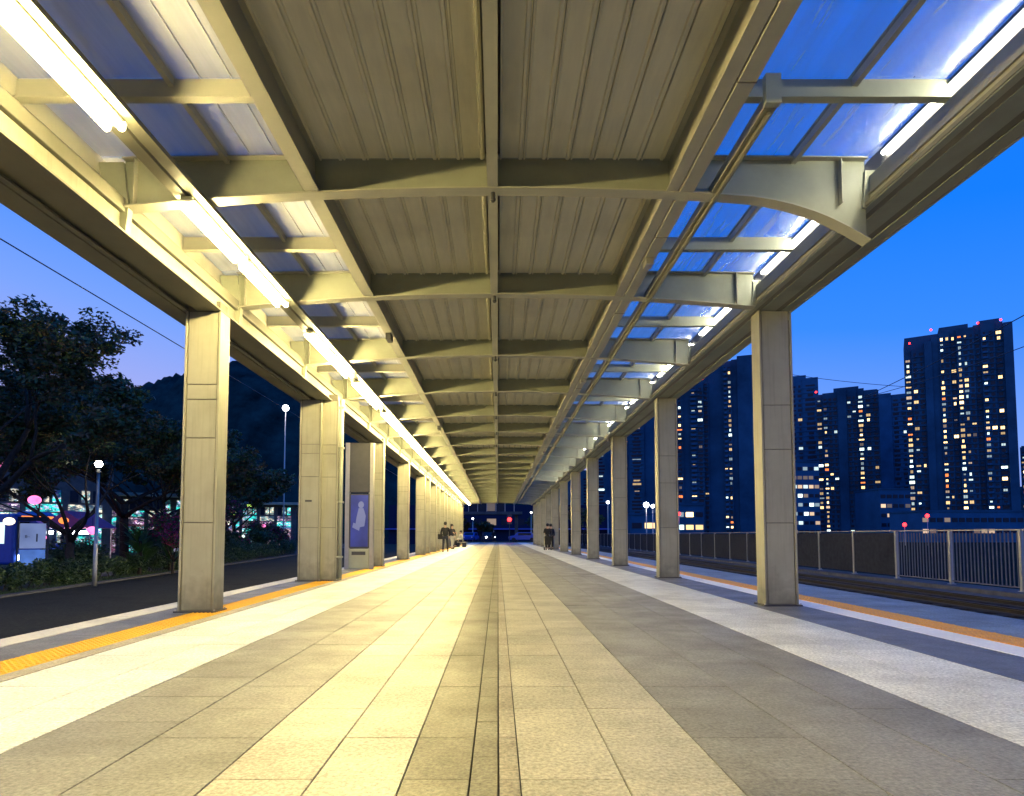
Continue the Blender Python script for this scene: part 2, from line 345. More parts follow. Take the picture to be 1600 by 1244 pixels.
# rails with sleepers for two tracks
for t0, lab in ((8.0, 'rail track beside the right platform edge'), (12.7, 'rail track running close along the grey fence')):
    tr = thing('rail_track', (t0, 0, -.98), lab, 'rail track', 'railway tracks right of the platform')
    for s in (-.72, .72):
        MB().prism([(s - .07, .12), (s + .07, .12), (s + .05, .15), (s + .012, .16), (s + .012, .24), (s + .036, .25), (s + .036, .28), (s - .036, .28), (s - .036, .25), (s - .012, .24), (s - .012, .16), (s - .05, .15)], -10, 160).build('rail', M['rail'], tr)
    sl = MB()
    for k in range(230): sl.box(-1.2, 1.2, -6 + k * .7, -6 + k * .7 + .26, 0, .12)
    sl.build('sleeper', M['bark'], tr, kind='stuff')
gr = MB()
for k in range(9000):
    x = rnd.uniform(10.5, 15.1); y = rnd.uniform(8, 60); s = rnd.uniform(.02, .05); z = -.99
    p = [(x + rnd.uniform(-s, s), y + rnd.uniform(-s, s), z), (x + s, y, z), (x, y + s, z), (x + rnd.uniform(-.3, .3) * s, y + rnd.uniform(-.3, .3) * s, z + s * 1.6)]
    b = len(gr.v); gr.v += p; gr.f += [(b, b + 1, b + 3), (b + 1, b + 2, b + 3), (b + 2, b, b + 3)]; gr.mi += [0, 0, 0]
tag(gr.build('gravel', M['ballast'], kind='stuff'), 'dark loose ballast stones between the rails', 'gravel')
MB().box(15.3, 16.5, -10, 190, -.98, -.72).build('concrete_ledge', M['concrete'], kind='structure')
MB().box(14.6, 15.3, -10, 190, -.98, -.86).build('concrete_step', M['concrete'], kind='structure')

# ------------------------------------------------------------------ fence on the right
FX = 15.9
fence = thing('trackside_fence', (FX, 0, -.72), 'long grey fence of solid panels and barred panels along the far side of the track', 'fence')
pm = MB().box(-.03, .03, .07, 2.86, .10, 1.80)
for k in range(3): pm.box(-.036, -.03, .07, 2.86, .5 + k * .42, .512 + k * .42)
pm = pm.mesh('solid_panel', mat('fence_sheet', (.042, .042, .045), .9, 0, .2, 6, .1, 30, .05, dirt=.2))
bar_m = mat('fence_bar', (.13, .125, .12), .5, .0)
bm_ = MB().box(-.014, .014, -.012, .012, .12, 1.80).mesh('bar', bar_m)
post = MB().box(-.05, .05, -.05, .05, 0, 1.86).box(-.09, .09, -.09, .09, 0, .02).mesh('post', M['alu'])
y0 = 7.0
for k in range(46):
    y = y0 + k * 2.93
    link('post', post, fence, loc=(0, y, 0))
    if y < 24:
        for j in range(18): link('bar', bm_, fence, loc=(rnd.uniform(-.006, .006), y + .14 + j * .156, 0))
        MB().box(-.02, .02, y + .06, y + 2.87, .10, .14).build('bottom_rail', bar_m, fence)
    else:
        link('solid_panel', pm, fence, loc=(0, y, 0))
MB().box(-.05, .05, y0 - .1, y0 + 46 * 2.93, 1.862, 1.90).build('top_rail', M['alu'], fence)

# ------------------------------------------------------------------ steel columns
def make_column(side, label, group=None, z1=4.10, w=.44, d=.25, two=False):
    c = thing('steel_column', (0, 0, 0), label, 'column', group)
    hw = w / 2
    core = MB().box(-hw + .012, hw - .012, .012, d - .012, 0, z1)
    core.build('core', M['seam'], c)
    # cladding plates with open joints, seen from the front and the flanges left and right
    z1 = 4.24 if side > 0 else 3.96
    js = [0.02, 1.17, 2.22, 2.86, z1] if side > 0 else [0.02, 1.16, 2.27, 2.78, 2.98, z1]
    for a, b in zip(js[:-1], js[1:]):
        MB().box(-hw + .03, hw - .03, 0, .012, a + .006, b - .006).build('cladding_panel', M['colp'], c, bevel=.003)
        MB().box(-hw + .03, hw - .03, d - .012, d, a + .006, b - .006).build('cladding_panel', M['colp'], c)
    for s in (-1, 1):
        MB().box(s * hw - .014, s * hw + .014, -.014, d + .014, .02, z1).build('flange', M['colp'], c, bevel=.003)
    bp = MB().box(-hw - .05, hw + .05, -.05, d + .05, 0, .02).build('base_plate', M['dark'], c)
    for sx in (-1, 1):
        for yy in (-.03, d + .03):
            MB().prism([(sx * (hw + .03) + .012 * math.cos(k * math.pi / 3), yy + .012 * math.sin(k * math.pi / 3)) for k in range(6)], .02, .04, 'z').build('bolt', M['alu'], bp)
    return c
yl = [8.0, 13.35] + [19.6 + 5.65 * k for k in range(9)]
yr = [8.72 + 5.68 * k for k in range(11)]
names = ['First', 'Second', 'Third', 'Fourth', 'Fifth']
infoR = ['nearest cream steel column on the track side, with the pale and dark tile bands at its foot', 'cream steel column next behind the nearest one on the track side, in front of the dark tower cluster',
         'third cream steel column from the front on the track side', 'fourth cream steel column from the front on the track side', 'fifth cream steel column from the front on the track side']
infoL = ['nearest cream steel column on the road side, standing on the yellow tactile strip beside the dark trees', 'wide cream column of a close pair on the road side, the one nearer the road',
         'cream steel column on the road side right beside the blue poster stand', 'cream steel column on the road side next behind the poster stand', 'fifth cream steel column from the front on the road side']
cR = make_column(1, infoR[0]); cL = make_column(-1, infoL[0])
for k, y in enumerate(yr):
    o = cR if k == 0 else copy_tree(cR)
    o.location = (4.0, y, 0)
    if 0 < k < 5: o['label'] = infoR[k]
    if k >= 5: o['label'] = 'far cream steel column in the dense row on the track side'
    o['group'] = 'steel columns on the track side'
colsL = []
for k, y in enumerate(yl):
    o = cL if k == 0 else copy_tree(cL)
    o.location = (-3.90 if k != 1 else -4.10, y, 0)
    if 0 < k < 5: o['label'] = infoL[k]
    if k >= 5: o['label'] = 'far cream steel column in the dense row on the road side'
    o['group'] = 'steel columns on the road side'
o = copy_tree(cL); o.location = (-3.75, 13.45, 0)
o['label'] = 'second of the close pair of cream columns on the road side, with a downpipe on its platform face'; o['group'] = 'steel columns on the road side'
for y0_, yy in ((5.6, 0), ):
    pass
# extra infill columns far along the road side stand closer together
for k in range(6):
    o = copy_tree(cL); o.location = (-3.9, 30.2 + 2.85 + k * 5.65, 0); o['label'] = 'far cream steel column in the dense row on the road side'; o['group'] = 'steel columns on the road side'
MB().box(-.09, .05, -.02, -.001, 1.72, 1.76).build('label_plate', M['dark'], [o_ for o_ in bpy.data.objects if o_.get('label') == infoL[1]][0])
dp = thing('downpipe', (-3.46, 13.5, 0), 'grey rainwater downpipe fixed to the close pair of columns', 'downpipe')
MB().tube([(0, 0, .05), (0, 0, 4.0)], .045, 10).build('pipe', M['steel2'], dp, smooth=True)
for z in (.5, 1.7, 2.9, 3.8): MB().box(-.06, .06, -.06, .06, z, z + .04).build('bracket', M['steel2'], dp)

# ------------------------------------------------------------------ canopy
CE = 67.5
can = thing('platform_canopy', (0, 0, 0), 'long arched steel canopy over the platform with ribbed ceiling and glazed side strips', 'canopy')
frames = [-8.1, -5.25, -2.4, .45, 3.22, 5.95, 8.62, 11.6, 14.55, 17.5, 20.3]
while frames[-1] < CE - 3: frames.append(frames[-1] + 2.85)
def zb(x): return 4.42 - .20 * (x / 3.8) ** 2
def ztop(x): return 4.765 - .03 * (x / 3.8) ** 2
FW = .075
XF0, XF1 = -3.72, 3.66
def frame_mesh(haunch):
    w = MB(); n = 20
    xs = [XF0 + (XF1 - XF0) * i / n for i in range(n + 1)]
    if haunch: xs = sorted(xs + [2.5, 2.7, 2.9, 3.1, 3.25, 3.45, 3.6])
    def lo(x):
        z = zb(x)
        if haunch and x > 2.3: z -= .34 * ((x - 2.3) / 1.36) ** 2.3
        return z
    for a, b in zip(xs[:-1], xs[1:]):
        w.quadbox([(a, -.007, lo(a) + .014), (b, -.007, lo(b) + .014), (b, .007, lo(b) + .014), (a, .007, lo(a) + .014), (a, -.007, ztop(a) - .012), (b, -.007, ztop(b) - .012), (b, .007, ztop(b) - .012), (a, .007, ztop(a) - .012)])
    fl = MB(); ft = MB()
    for a, b in zip(xs[:-1], xs[1:]):
        for fl_, z0, z1, f in ((fl, 0, .014, lo), (ft, -.012, 0, ztop)):
            fl_.quadbox([(a, -FW, f(a) + z0), (b, -FW, f(b) + z0), (b, FW, f(b) + z0), (a, FW, f(a) + z0), (a, -FW, f(a) + z1), (b, -FW, f(b) + z1), (b, FW, f(b) + z1), (a, FW, f(a) + z1)])
    return w.mesh('web', M['steel2']), fl.mesh('bottom_flange', M['steel']), ft.mesh('top_flange', M['steel'])
wm, fm, ftm = frame_mesh(False); wm2, fm2, ftm2 = frame_mesh(True)
stf = MB()
for x in (-3.6, -1.83, 1.8, 3.4):
    stf.box(x - .005, x + .005, -.07, .07, zb(x) + .016, ztop(x) - .014)
stf = stf.mesh('stiffener', M['steel'])
knob = MB().tube([(0, 0, 0), (0, 0, -.06)], .022, 8).ball((0, 0, -.07), .03, 8, 5).mesh('drain_knob', M['dark'])
for i, y in enumerate(frames):
    h = abs(y - 5.95) < .01
    fr = link('cross_frame', wm2 if h else wm, can, loc=(0, y, 0))
    link('bottom_flange', fm2 if h else fm, fr); link('top_flange', ftm2 if h else ftm, fr); link('stiffener', stf, fr)
    if 5 < y < 25: link('drain_knob', knob, fr, loc=(-.05, .02, 4.42))
def ibeam(name, x0, x1, z0, z1, m, y0=-8.1, y1=CE, web=True):
    b = MB().box(x0, x1, y0, y1, z0, z0 + .014)
    xm = (x0 + x1) / 2; b.box(xm - .006, xm + .006, y0, y1, z0 + .014, z1 - .014); b.box(x0, x1, y0, y1, z1 - .014, z1)
    return b.build(name, m, can)
# longitudinal members stop just short of the frames: bottom flanges 3 mm above the frame flanges
ibeam('longitudinal_beam', -1.90, -1.765, 4.385, 4.75, M['steel'])
ibeam('centre_purlin', -.105, -.002, 4.428, 4.752, M['steel'])
ibeam('longitudinal_beam', 1.66, 1.775, 4.385, 4.75, M['steel'])
MB().box(1.79, 1.93, -8.1, CE, 4.375, 4.75).build('cable_duct', M['steel'], can, bevel=.004)
for k in range(16):
    yy = 2 + k * 2.4
    MB().box(1.786, 1.934, yy, yy + .012, 4.371, 4.754).build('duct_joint', M['seam'], can)
# ribbed ceiling sheets: every sheet is a part near the camera
def sheet_mesh(w, L):
    poly = [(-w / 2, 0), (-w / 2 + .012, 0), (-w / 2 + .02, .02), (w / 2 - .055, .02), (w / 2 - .045, .0), (w / 2 - .02, .0), (w / 2 - .012, .02), (w / 2 - .004, .02), (w / 2 - .004, .03), (-w / 2, .03)]
    return MB().prism(poly, 0, L).mesh('ceiling_sheet', M['ceil'])
cs = MB()
for i in range(len(frames) - 1):
    a, b = frames[i] + FW + .004, frames[i + 1] - FW - .004
    for x0, x1 in ((-1.755, -.125), (.02, 1.65)):
        n = 7; w = (x1 - x0) / n
        if 2 < a < 22: sm = sheet_mesh(w, b - a)
        for k in range(n):
            xc = x0 + (k + .5) * w; z = 4.70 - .01 * (xc / 1.7) ** 2
            if 2 < a < 22: link('ceiling_sheet', sm, can, loc=(xc, a, z))
            else: cs.box(xc - w / 2 + .004, xc + w / 2 - .02, a, b, z, z + .03).box(xc + w / 2 - .06, xc + w / 2 - .03, a, b, z - .02, z - .001)
    # dark packer that closes the gap above the sheets
cs.build('ceiling_sheet', M['ceil'], can, kind='stuff')
MB().box(-1.755, 1.65, -8.1, CE, 4.80, 4.83).build('roof_deck', M['seam'], can)
# side glazing, mid purlins, glazing bars
gz = 4.775
def pane(x0, x1, a, b, m): MB().box(x0, x1, a, b, gz, gz + .012).build('glass_pane', m, can)
gl = {'L': MB(), 'R': MB()}
for i in range(len(frames) - 1):
    a, b = frames[i], frames[i + 1]; mid = (a + b) / 2 + .3
    # mid purlins (angle: web + toe)
    for x0, x1 in ((-3.98, -1.905), (1.94, 3.74)):
        s = -1 if x0 < 0 else 1
        if a < 30:
            MB().box(x0, x1, mid - .006, mid + .006, 4.60, 4.765).box(x0, x1, mid - .04, mid + .04, 4.588, 4.60).build('mid_purlin', M['steel2'] if s > 0 else M['steel'], can)
    for side, edges in (('L', [-3.98, -3.10, -2.70, -1.91]), ('R', [1.95, 2.95, 3.76])):
        if side == 'L': edges = [-3.98, -2.70, -1.91]
        m = M['glassl'] if side == 'L' else M['glass']
        for x0, x1 in zip(edges[:-1], edges[1:]):
            for ya, yb in ((a + .01, mid - .005), (mid + .005, b - .01)):
                if a < 22: pane(x0 + .01, x1 - .01, ya, yb, m)
                else: gl[side].box(x0 + .01, x1 - .01, ya, yb, gz, gz + .012)
gl['L'].build('glass_pane', M['glassl'], can, kind='stuff'); gl['R'].build('glass_pane', M['glass'], can, kind='stuff')
for x in (-2.70, 2.95): 
    MB().box(x - .022, x + .022, -8.1, CE, 4.70, 4.773).build('glazing_bar', M['steel'], can)
    MB().box(x - .035, x + .035, -8.1, CE, 4.79, 4.80).build('glazing_cap', M['alu'], can)
for x in (-2.46, -2.20): MB().box(x - .004, x + .004, -8.1, 40, 4.766, 4.7745).build('rib_reflection', M['white'], can)  # thin white strips added to imitate ceiling ribs mirrored in the glass
# light trunking under the left glazing and its slimmer twin on the right
MB().box(-3.10, -2.985, -8.1, CE - 1, 4.24, 4.30).box(-2.965, -2.85, -8.1, CE - 1, 4.255, 4.30).build('light_trunking', M['eave'], can)
MB().box(2.10, 2.20, 4.65, CE - 1, 4.36, 4.46).build('service_channel', M['eave'], can, bevel=.004)
MB().tube([(2.15, 4.7, 4.335), (2.15, 60, 4.335)], .022, 8).build('conduit', M['eave'], can, smooth=True)
MB().box(2.09, 2.21, 4.60, 4.66, 4.36, 4.60).build('channel_hanger', M['steel2'], can)
# road side eave: glass edge angle, box rail, plates, gutter with slots
Y0 = -8.1
MB().box(-4.03, -3.985, Y0, CE, 4.60, 4.80).build('glass_edge_angle', M['steel'], can)
MB().prism([(-4.03, 4.598), (-3.985, 4.598), (-3.80, 4.40), (-3.84, 4.40)], Y0, CE).build('eave_flashing', M['eave'], can)
MB().box(-3.90, -3.69, Y0, CE, 4.19, 4.33).build('eave_rail', M['eave'], can, bevel=.006)
MB().box(-3.755, -3.74, Y0, CE, 3.995, 4.188).build('eave_plate', M['colp'], can)
for k, (x0, x1, z) in enumerate(((-3.77, -3.66, 3.962), (-4.0, -3.776, 3.97), (-4.17, -4.11, 3.962), (-4.43, -4.20, 3.966))):
    MB().box(x0, x1, Y0, CE, z, z + .022).build('gutter_slat', M['eave'], can, bevel=.003)
MB().box(-4.46, -4.435, Y0, CE, 3.97, 4.35).box(-4.43, -3.76, Y0, CE, 4.03, 4.05).build('gutter', M['eave'], can)
# track side eave
MB().box(3.765, 3.80, Y0, CE, 4.60, 4.80).build('glass_edge_angle', M['dark'], can)
MB().prism([(3.64, 4.25), (4.24, 4.25), (4.24, 4.265), (3.655, 4.265), (3.655, 4.29), (3.64, 4.29)], Y0, CE).build('eave_soffit', M['eave'], can)
for x0, x1, z in ((3.645, 3.72, 4.236), (3.80, 4.02, 4.240), (4.10, 4.235, 4.232)): MB().box(x0, x1, Y0, CE, z, z + .008).build('soffit_board', M['steel2'], can)
MB().box(3.69, 3.71, Y0, CE, 4.268, 4.56).build('eave_plate', M['steel'], can)
MB().box(3.67, 3.689, Y0, CE, 4.37, 4.385).build('eave_rib', M['steel'], can)
MB().box(4.245, 4.27, Y0, CE, 4.23, 4.75).box(3.85, 4.24, Y0, CE, 4.70, 4.72).build('gutter', M['steel2'], can)
# brackets where frames meet eaves
br = MB().prism([(-3.76, 3.99), (-3.68, 3.99), (-3.66, 4.24), (-3.72, 4.7), (-3.97, 4.7), (-3.90, 4.34), (-3.76, 4.17)], -.04, .04)
br = br.mesh('eave_bracket', M['steel2'])
brR = MB().prism([(3.62, 4.24), (3.69, 4.24), (3.80, 4.62), (3.65, 4.62)], -.035, .035).mesh('eave_bracket', M['steel2'])
for y in frames:
    link('eave_bracket', br, can, loc=(0, y, 0)); link('eave_bracket', brR, can, loc=(0, y, 0))
# round downpipe elbows in the far right eave
for y in (20.1, 25.9, 31.6, 37.2):
    MB().tube([(3.62, y - .25, 4.28), (3.62, y + .1, 4.26), (3.72, y + .3, 4.15)], .07, 10).build('pipe_elbow', M['alu'], can, smooth=True)
for y in (7.3, 13.1, 19.0, 24.6):
    MB().box(1.80, 1.90, y, y + .16, 4.29, 4.372).build('junction_box', M['alu'], can, bevel=.008)
for y in (10.1, 18.9):
    MB().box(-1.88, -1.79, y, y + .22, 4.27, 4.382).build('speaker_box', M['dark'], can, bevel=.01)
MB().tube([(-1.93, 2, 4.44), (-1.93, 60, 4.44)], .012, 6).build('conduit', M['alu'], can)
# cables wrapped at the beam joints
for y in (5.9, 8.57, 11.55, 14.5):
    for k in range(3):
        p = [Vector((1.78 + .05 * math.sin(a * 1.3 + k), y - .08 - .03 * k, 4.72 - a * .055)) for a in range(7)]
        MB().tube(p, .007, 6).build('loose_cable', M['steel2'] if k else M['dark'], can)

# ------------------------------------------------------------------ lamps
def make_lamp():
    t = thing('tube_light', (0, 0, 0), '', 'light')
    MB().box(-.055, .055, 0, 1.25, .0, .03).box(-.012, .012, .03, 1.22, -.03, -.001).build('housing', M['steel2'], t)
    for s in (-1, 1):
        MB().tube([(s * .058, .02, -.045), (s * .058, 1.23, -.045)], .027, 14).build('tube', M['e_tube'], t, smooth=True)
    for y in (0, 1.22): MB().box(-.09, .09, y, y + .02, -.022, -.001).build('end_cap', M['white'], t)
    return t
lamp0 = make_lamp()
starts = [-7.6, -6.2, -4.8, -3.4, -2.0, -.7, .62, 2.0, 3.38, 5.70, 7.08, 9.55, 10.9, 12.7, 14.0, 15.9, 17.25, 18.9, 20.2]
while starts[-1] < CE - 5: starts.append(starts[-1] + 1.42)
lab = {3.38: 'nearest lit twin tube light, cut by the top left corner of the photo', 5.70: 'lit twin tube light just beyond the first cross beam', 7.08: 'lit twin tube light end to end with the one at the first cross beam',
       9.55: 'lit twin tube light just past the cross beam over the nearest columns', 10.9: 'lit twin tube light in the second bay beyond the nearest columns'}
for k, y in enumerate(starts):
    o = lamp0 if k == 0 else copy_tree(lamp0)
    o.location = (-2.98, y, 4.205)
    o['label'] = lab.get(y, 'lit twin tube light in the receding row under the road side glazing' if y > 5 else 'lit twin tube light over the front of the platform')
    o['group'] = 'tube lights in a row under the canopy'
es = MB().tube([(0, 0, 0), (0, 2.36, 0)], .019, 8).mesh('tube', M['e_strip'])
for i in range(3, 16):
    a = frames[i] + .18
    st = thing('strip_light', (3.735, a, 4.70), 'slim white light strip tucked along the outer edge of the track side glazing' if i > 5 else
               ['slim white light strip along the glazing edge at the top right corner', 'slim white light strip at the glazing edge before the arched bracket', 'slim white light strip at the glazing edge just past the arched bracket'][i - 3], 'light', 'slim strip lights at the track side glazing')
    link('tube', es, st, loc=(0, 0, 0)); MB().box(-.018, .022, 0, 2.36, .016, .03).build('holder', M['dark'], st)

# ------------------------------------------------------------------ poster stand between the third pair of columns
ps = thing('poster_stand', (-4.04, 17.9, 0), 'tall grey stand with a backlit blue poster and a small bin cabinet at its foot', 'poster stand')
MB().box(-.42, -.30, 0, .18, 0, 3.7).build('post', M['alu'], ps); MB().box(.30, .40, 0, .18, 0, 3.7).build('post', M['alu'], ps)
MB().box(-.297, .297, .02, .16, 2.25, 3.7).build('upper_panel', M['dark'], ps)
MB().box(-.297, .297, .02, .16, .62, 2.2).build('poster_box', M['dark'], ps)
po = MB().box(-.25, .25, .008, .019, .66, 2.16).build('poster', M['e_poster'], ps)
fig = MB().ball((.05, 0, 1.88), .10, 12, 8, sq=(.85, .05, 1)).prism([(-.02, 1.78), (.12, 1.78), (.19, 1.55), (.15, 1.25), (-.12, 1.2), (-.08, 1.5)], -.004, .004).prism([(-.2, 1.22), (0, 1.12), (.03, 1.28), (-.17, 1.36)], -.006, -.002)
fig.build('printed_figure', emis('poster_print', (.30, .36, .8), .22), po)
MB().box(-.297, .297, -.04, .16, .02, .60).build('cabinet', M['steel2'], ps, bevel=.02)
MB().box(-.2, .2, -.05, -.041, .42, .52).build('cabinet_slot', M['dark'], ps)

# ------------------------------------------------------------------ people
def skin_obj(name, verts, edges, m, parent, sub=2, root=0):
    me = bpy.data.meshes.new(name); me.from_pydata([v[:3] for v in verts], edges, []); me.materials.append(m)
    ob = link(name, me, parent)
    sk = ob.modifiers.new('skin', 'SKIN'); sk.use_smooth_shade = True
    for i, v in enumerate(verts):
        s = me.skin_vertices[0].data[i]; s.radius = v[3] if isinstance(v[3], tuple) else (v[3], v[3]); s.use_root = i == root
    ss = ob.modifiers.new('sub', 'SUBSURF'); ss.levels = sub; ss.render_levels = sub
    return ob
def person(loc, rz, label, top, bottom, pose='walk', bag=None, scale=1.0, hairlong=False):
    t = thing('person', loc, label, 'person', rz=rz); t.scale = (scale,) * 3
    st = .26 if pose == 'walk' else .05
    if pose == 'sit': hip, kn, ft = .50, (.20, -.42, .50), (.20, -.42, .06)
    hz = .52 if pose == 'sit' else .92
    V = [(0, 0, hz, (.11, .085)), (0, 0, hz + .25, (.11, .075)), (0, -.01, hz + .46, (.11, .075)), (0, 0, hz + .56, (.055, .055)), (0, -.02, hz + .66, (.075, .085)), (0, -.02, hz + .77, (.07, .085))]
    E = [(0, 1), (1, 2), (2, 3), (3, 4), (4, 5)]
    def chain(st_, pts):
        p = st_
        for q in pts: V.append(q); E.append((p, len(V) - 1)); p = len(V) - 1
        return p
    hands = []
    for s in (-1, 1):
        sw = s * st * .7
        if pose == 'hold': el = (s * .24, -.02, hz + .24, .042); ha = (s * .14, -.26, hz + .26, .034)
        elif pose == 'sit': el = (s * .25, -.06, hz + .2, .042); ha = (s * .18, -.3, hz + .1, .034)
        else: el = (s * .25, sw * .4, hz + .2, .042); ha = (s * .26, -sw, hz - .04, .034)
        w = chain(2, [(s * .19, 0, hz + .45, .06), el, ha])
        palm = (ha[0], ha[1] - .02, ha[2] - .07, .03); pi = chain(w, [palm])
        for f in range(4): chain(pi, [(ha[0] + (f - 1.5) * .018, ha[1] - .03, ha[2] - .14 + abs(f - 1.3) * .012, .009)])
        chain(pi, [(ha[0] - s * .035, ha[1] - .05, ha[2] - .09, .01)])
        if pose == 'sit': chain(0, [(s * .10, -.05, hz, .085), (s * .12, -.44, .5, .06), (s * .12, -.46, .08, .045), (s * .12, -.60, .04, .04)])
        else: chain(0, [(s * .09, 0, .86, .085), (s * .10, s * st * .45 - .04, .48, .06), (s * .10, s * st, .09, .042), (s * .11, s * st - .15, .04, .038)])
    skin_obj('body', V, E, M['skin'], t)
    # clothes: jacket, trousers, shoes, hair follow the body
    J = [(0, 0, hz - .06, (.185, .15)), (0, 0, hz + .25, (.18, .14)), (0, -.01, hz + .44, (.20, .15)), (0, 0, hz + .56, (.095, .095))]
    JE = [(0, 1), (1, 2), (2, 3)]
    n0 = len(V) // 2
    TR = [(0, 0, hz, (.14, .115))]; TE = []
    sh = MB()
    for s in (-1, 1):
        sw = s * st * .7
        if pose == 'hold': el = (s * .24, -.02, hz + .24, .056); ha = (s * .15, -.22, hz + .26, .045)
        elif pose == 'sit': el = (s * .25, -.06, hz + .2, .056); ha = (s * .19, -.26, hz + .12, .045)
        else: el = (s * .25, sw * .4, hz + .2, .056); ha = (s * .26, -sw * .9, hz, .045)
        p = 2
        for q in ((s * .19, 0, hz + .45, .075), el, ha): J.append(q); JE.append((p, len(J) - 1)); p = len(J) - 1
        p = 0
        L_ = ((s * .10, -.05, hz, .10), (s * .12, -.44, .5, .075), (s * .12, -.46, .12, .06)) if pose == 'sit' else ((s * .09, 0, .86, .10), (s * .10, s * st * .45 - .04, .48, .075), (s * .10, s * st, .12, .058))
        for q in L_: TR.append(q); TE.append((p, len(TR) - 1)); p = len(TR) - 1
        f = TR[-1]; sh.ball((f[0], f[1] - .07, .045), .1, 10, 6, sq=(.5, 1.45, .45))
    skin_obj('jacket', J, JE, top, t); skin_obj('trousers', TR, TE, bottom, t)
    sh.build('shoes', M['black'], t, smooth=True)
    hb = MB().ball((0, .02, hz + .765), .115, 12, 8, sq=(.9, 1, .95))
    if hairlong: hb.ball((0, .07, hz + .62), .10, 10, 8, sq=(.9, .6, 1.5))
    hb.build('hair', M['hair'], t, smooth=True)
    fc = MB()
    for s in (-1, 1): fc.ball((s * .03, -.105, hz + .735), .010, 6, 4)
    fc.build('eyes', M['black'], t); MB().ball((0, -.115, hz + .705), .014, 6, 4).build('nose', M['skin'], t, smooth=True)
    if bag:
        bg_ = thing('bag', (loc[0] + bag[0], loc[1] + bag[1], loc[2] + bag[2]), 'dark shoulder bag carried by the walking person on the left', 'bag')
        MB().box(-.14, .14, -.07, .07, 0, .30).build('pouch', M['black'], bg_, bevel=.03); MB().tube([(-.1, 0, .3), (-.06, 0, .55), (.06, 0, .55), (.1, 0, .3)], .012, 6).build('strap', M['black'], bg_)
    return t
person((-3.12, 36.5, 0), R(175), 'person in a long dark coat walking away beside the columns on the road side', M['black'], M['navy'], 'walk', (-.30, 0, .75))
person((-3.25, 43.5, 0), R(60), 'person in a dark jacket standing behind the walking person in the dark coat', M['navy'], M['creamc'], 'hold', hairlong=True)
person((-3.5, 47, 0), R(-20), 'person in dark clothes leaning by a far column on the road side', M['black'], M['jean'], 'stand')
person((-3.05, 50.5, 0), R(-60), 'person in pale clothes sitting low on a bench near the far columns', M['creamc'], M['navy'], 'sit')
bn = thing('bench', (-3.05, 50.5, 0), 'low grey bench under the person sitting near the far columns', 'bench', rz=R(-60))
MB().box(-.8, .8, -.2, .25, .38, .42).build('seat', M['alu'], bn)
for s in (-.6, .6): MB().box(s - .03, s + .03, -.15, .2, 0, .379).build('leg', M['dark'], bn)
person((3.35, 41.5, 0), R(185), 'person in black standing with a pushchair by the track side columns', M['black'], M['black'], 'hold')
person((3.68, 42.8, 0), R(150), 'person in dark blue beside the one with the pushchair', M['navy'], M['black'], 'stand')
pc = thing('pushchair', (3.3, 40.9, 0), 'small dark pushchair in front of the person in black', 'pushchair')
MB().prism([(-.2, .35), (.2, .35), (.22, .8), (.1, .95), (-.22, .9)], -.3, .25, 'y').build('seat', M['black'], pc, bevel=.03)
MB().tube([(-.2, .25, .5), (-.2, .5, 1.0), (.2, .5, 1.0), (.2, .25, .5)], .015, 8).build('handle', M['alu'], pc)
for sx in (-.22, .22):
    for sy in (-.3, .3): MB().prism([(sy + .1 * math.cos(a * math.pi / 6), .1 + .1 * math.sin(a * math.pi / 6)) for a in range(12)], sx - .02, sx + .02, 'x').build('wheel', M['rubber'], pc)
    MB().tube([(sx * .9, -.3, .1), (sx * .9, .2, .6)], .014, 6).build('strut', M['alu'], pc)

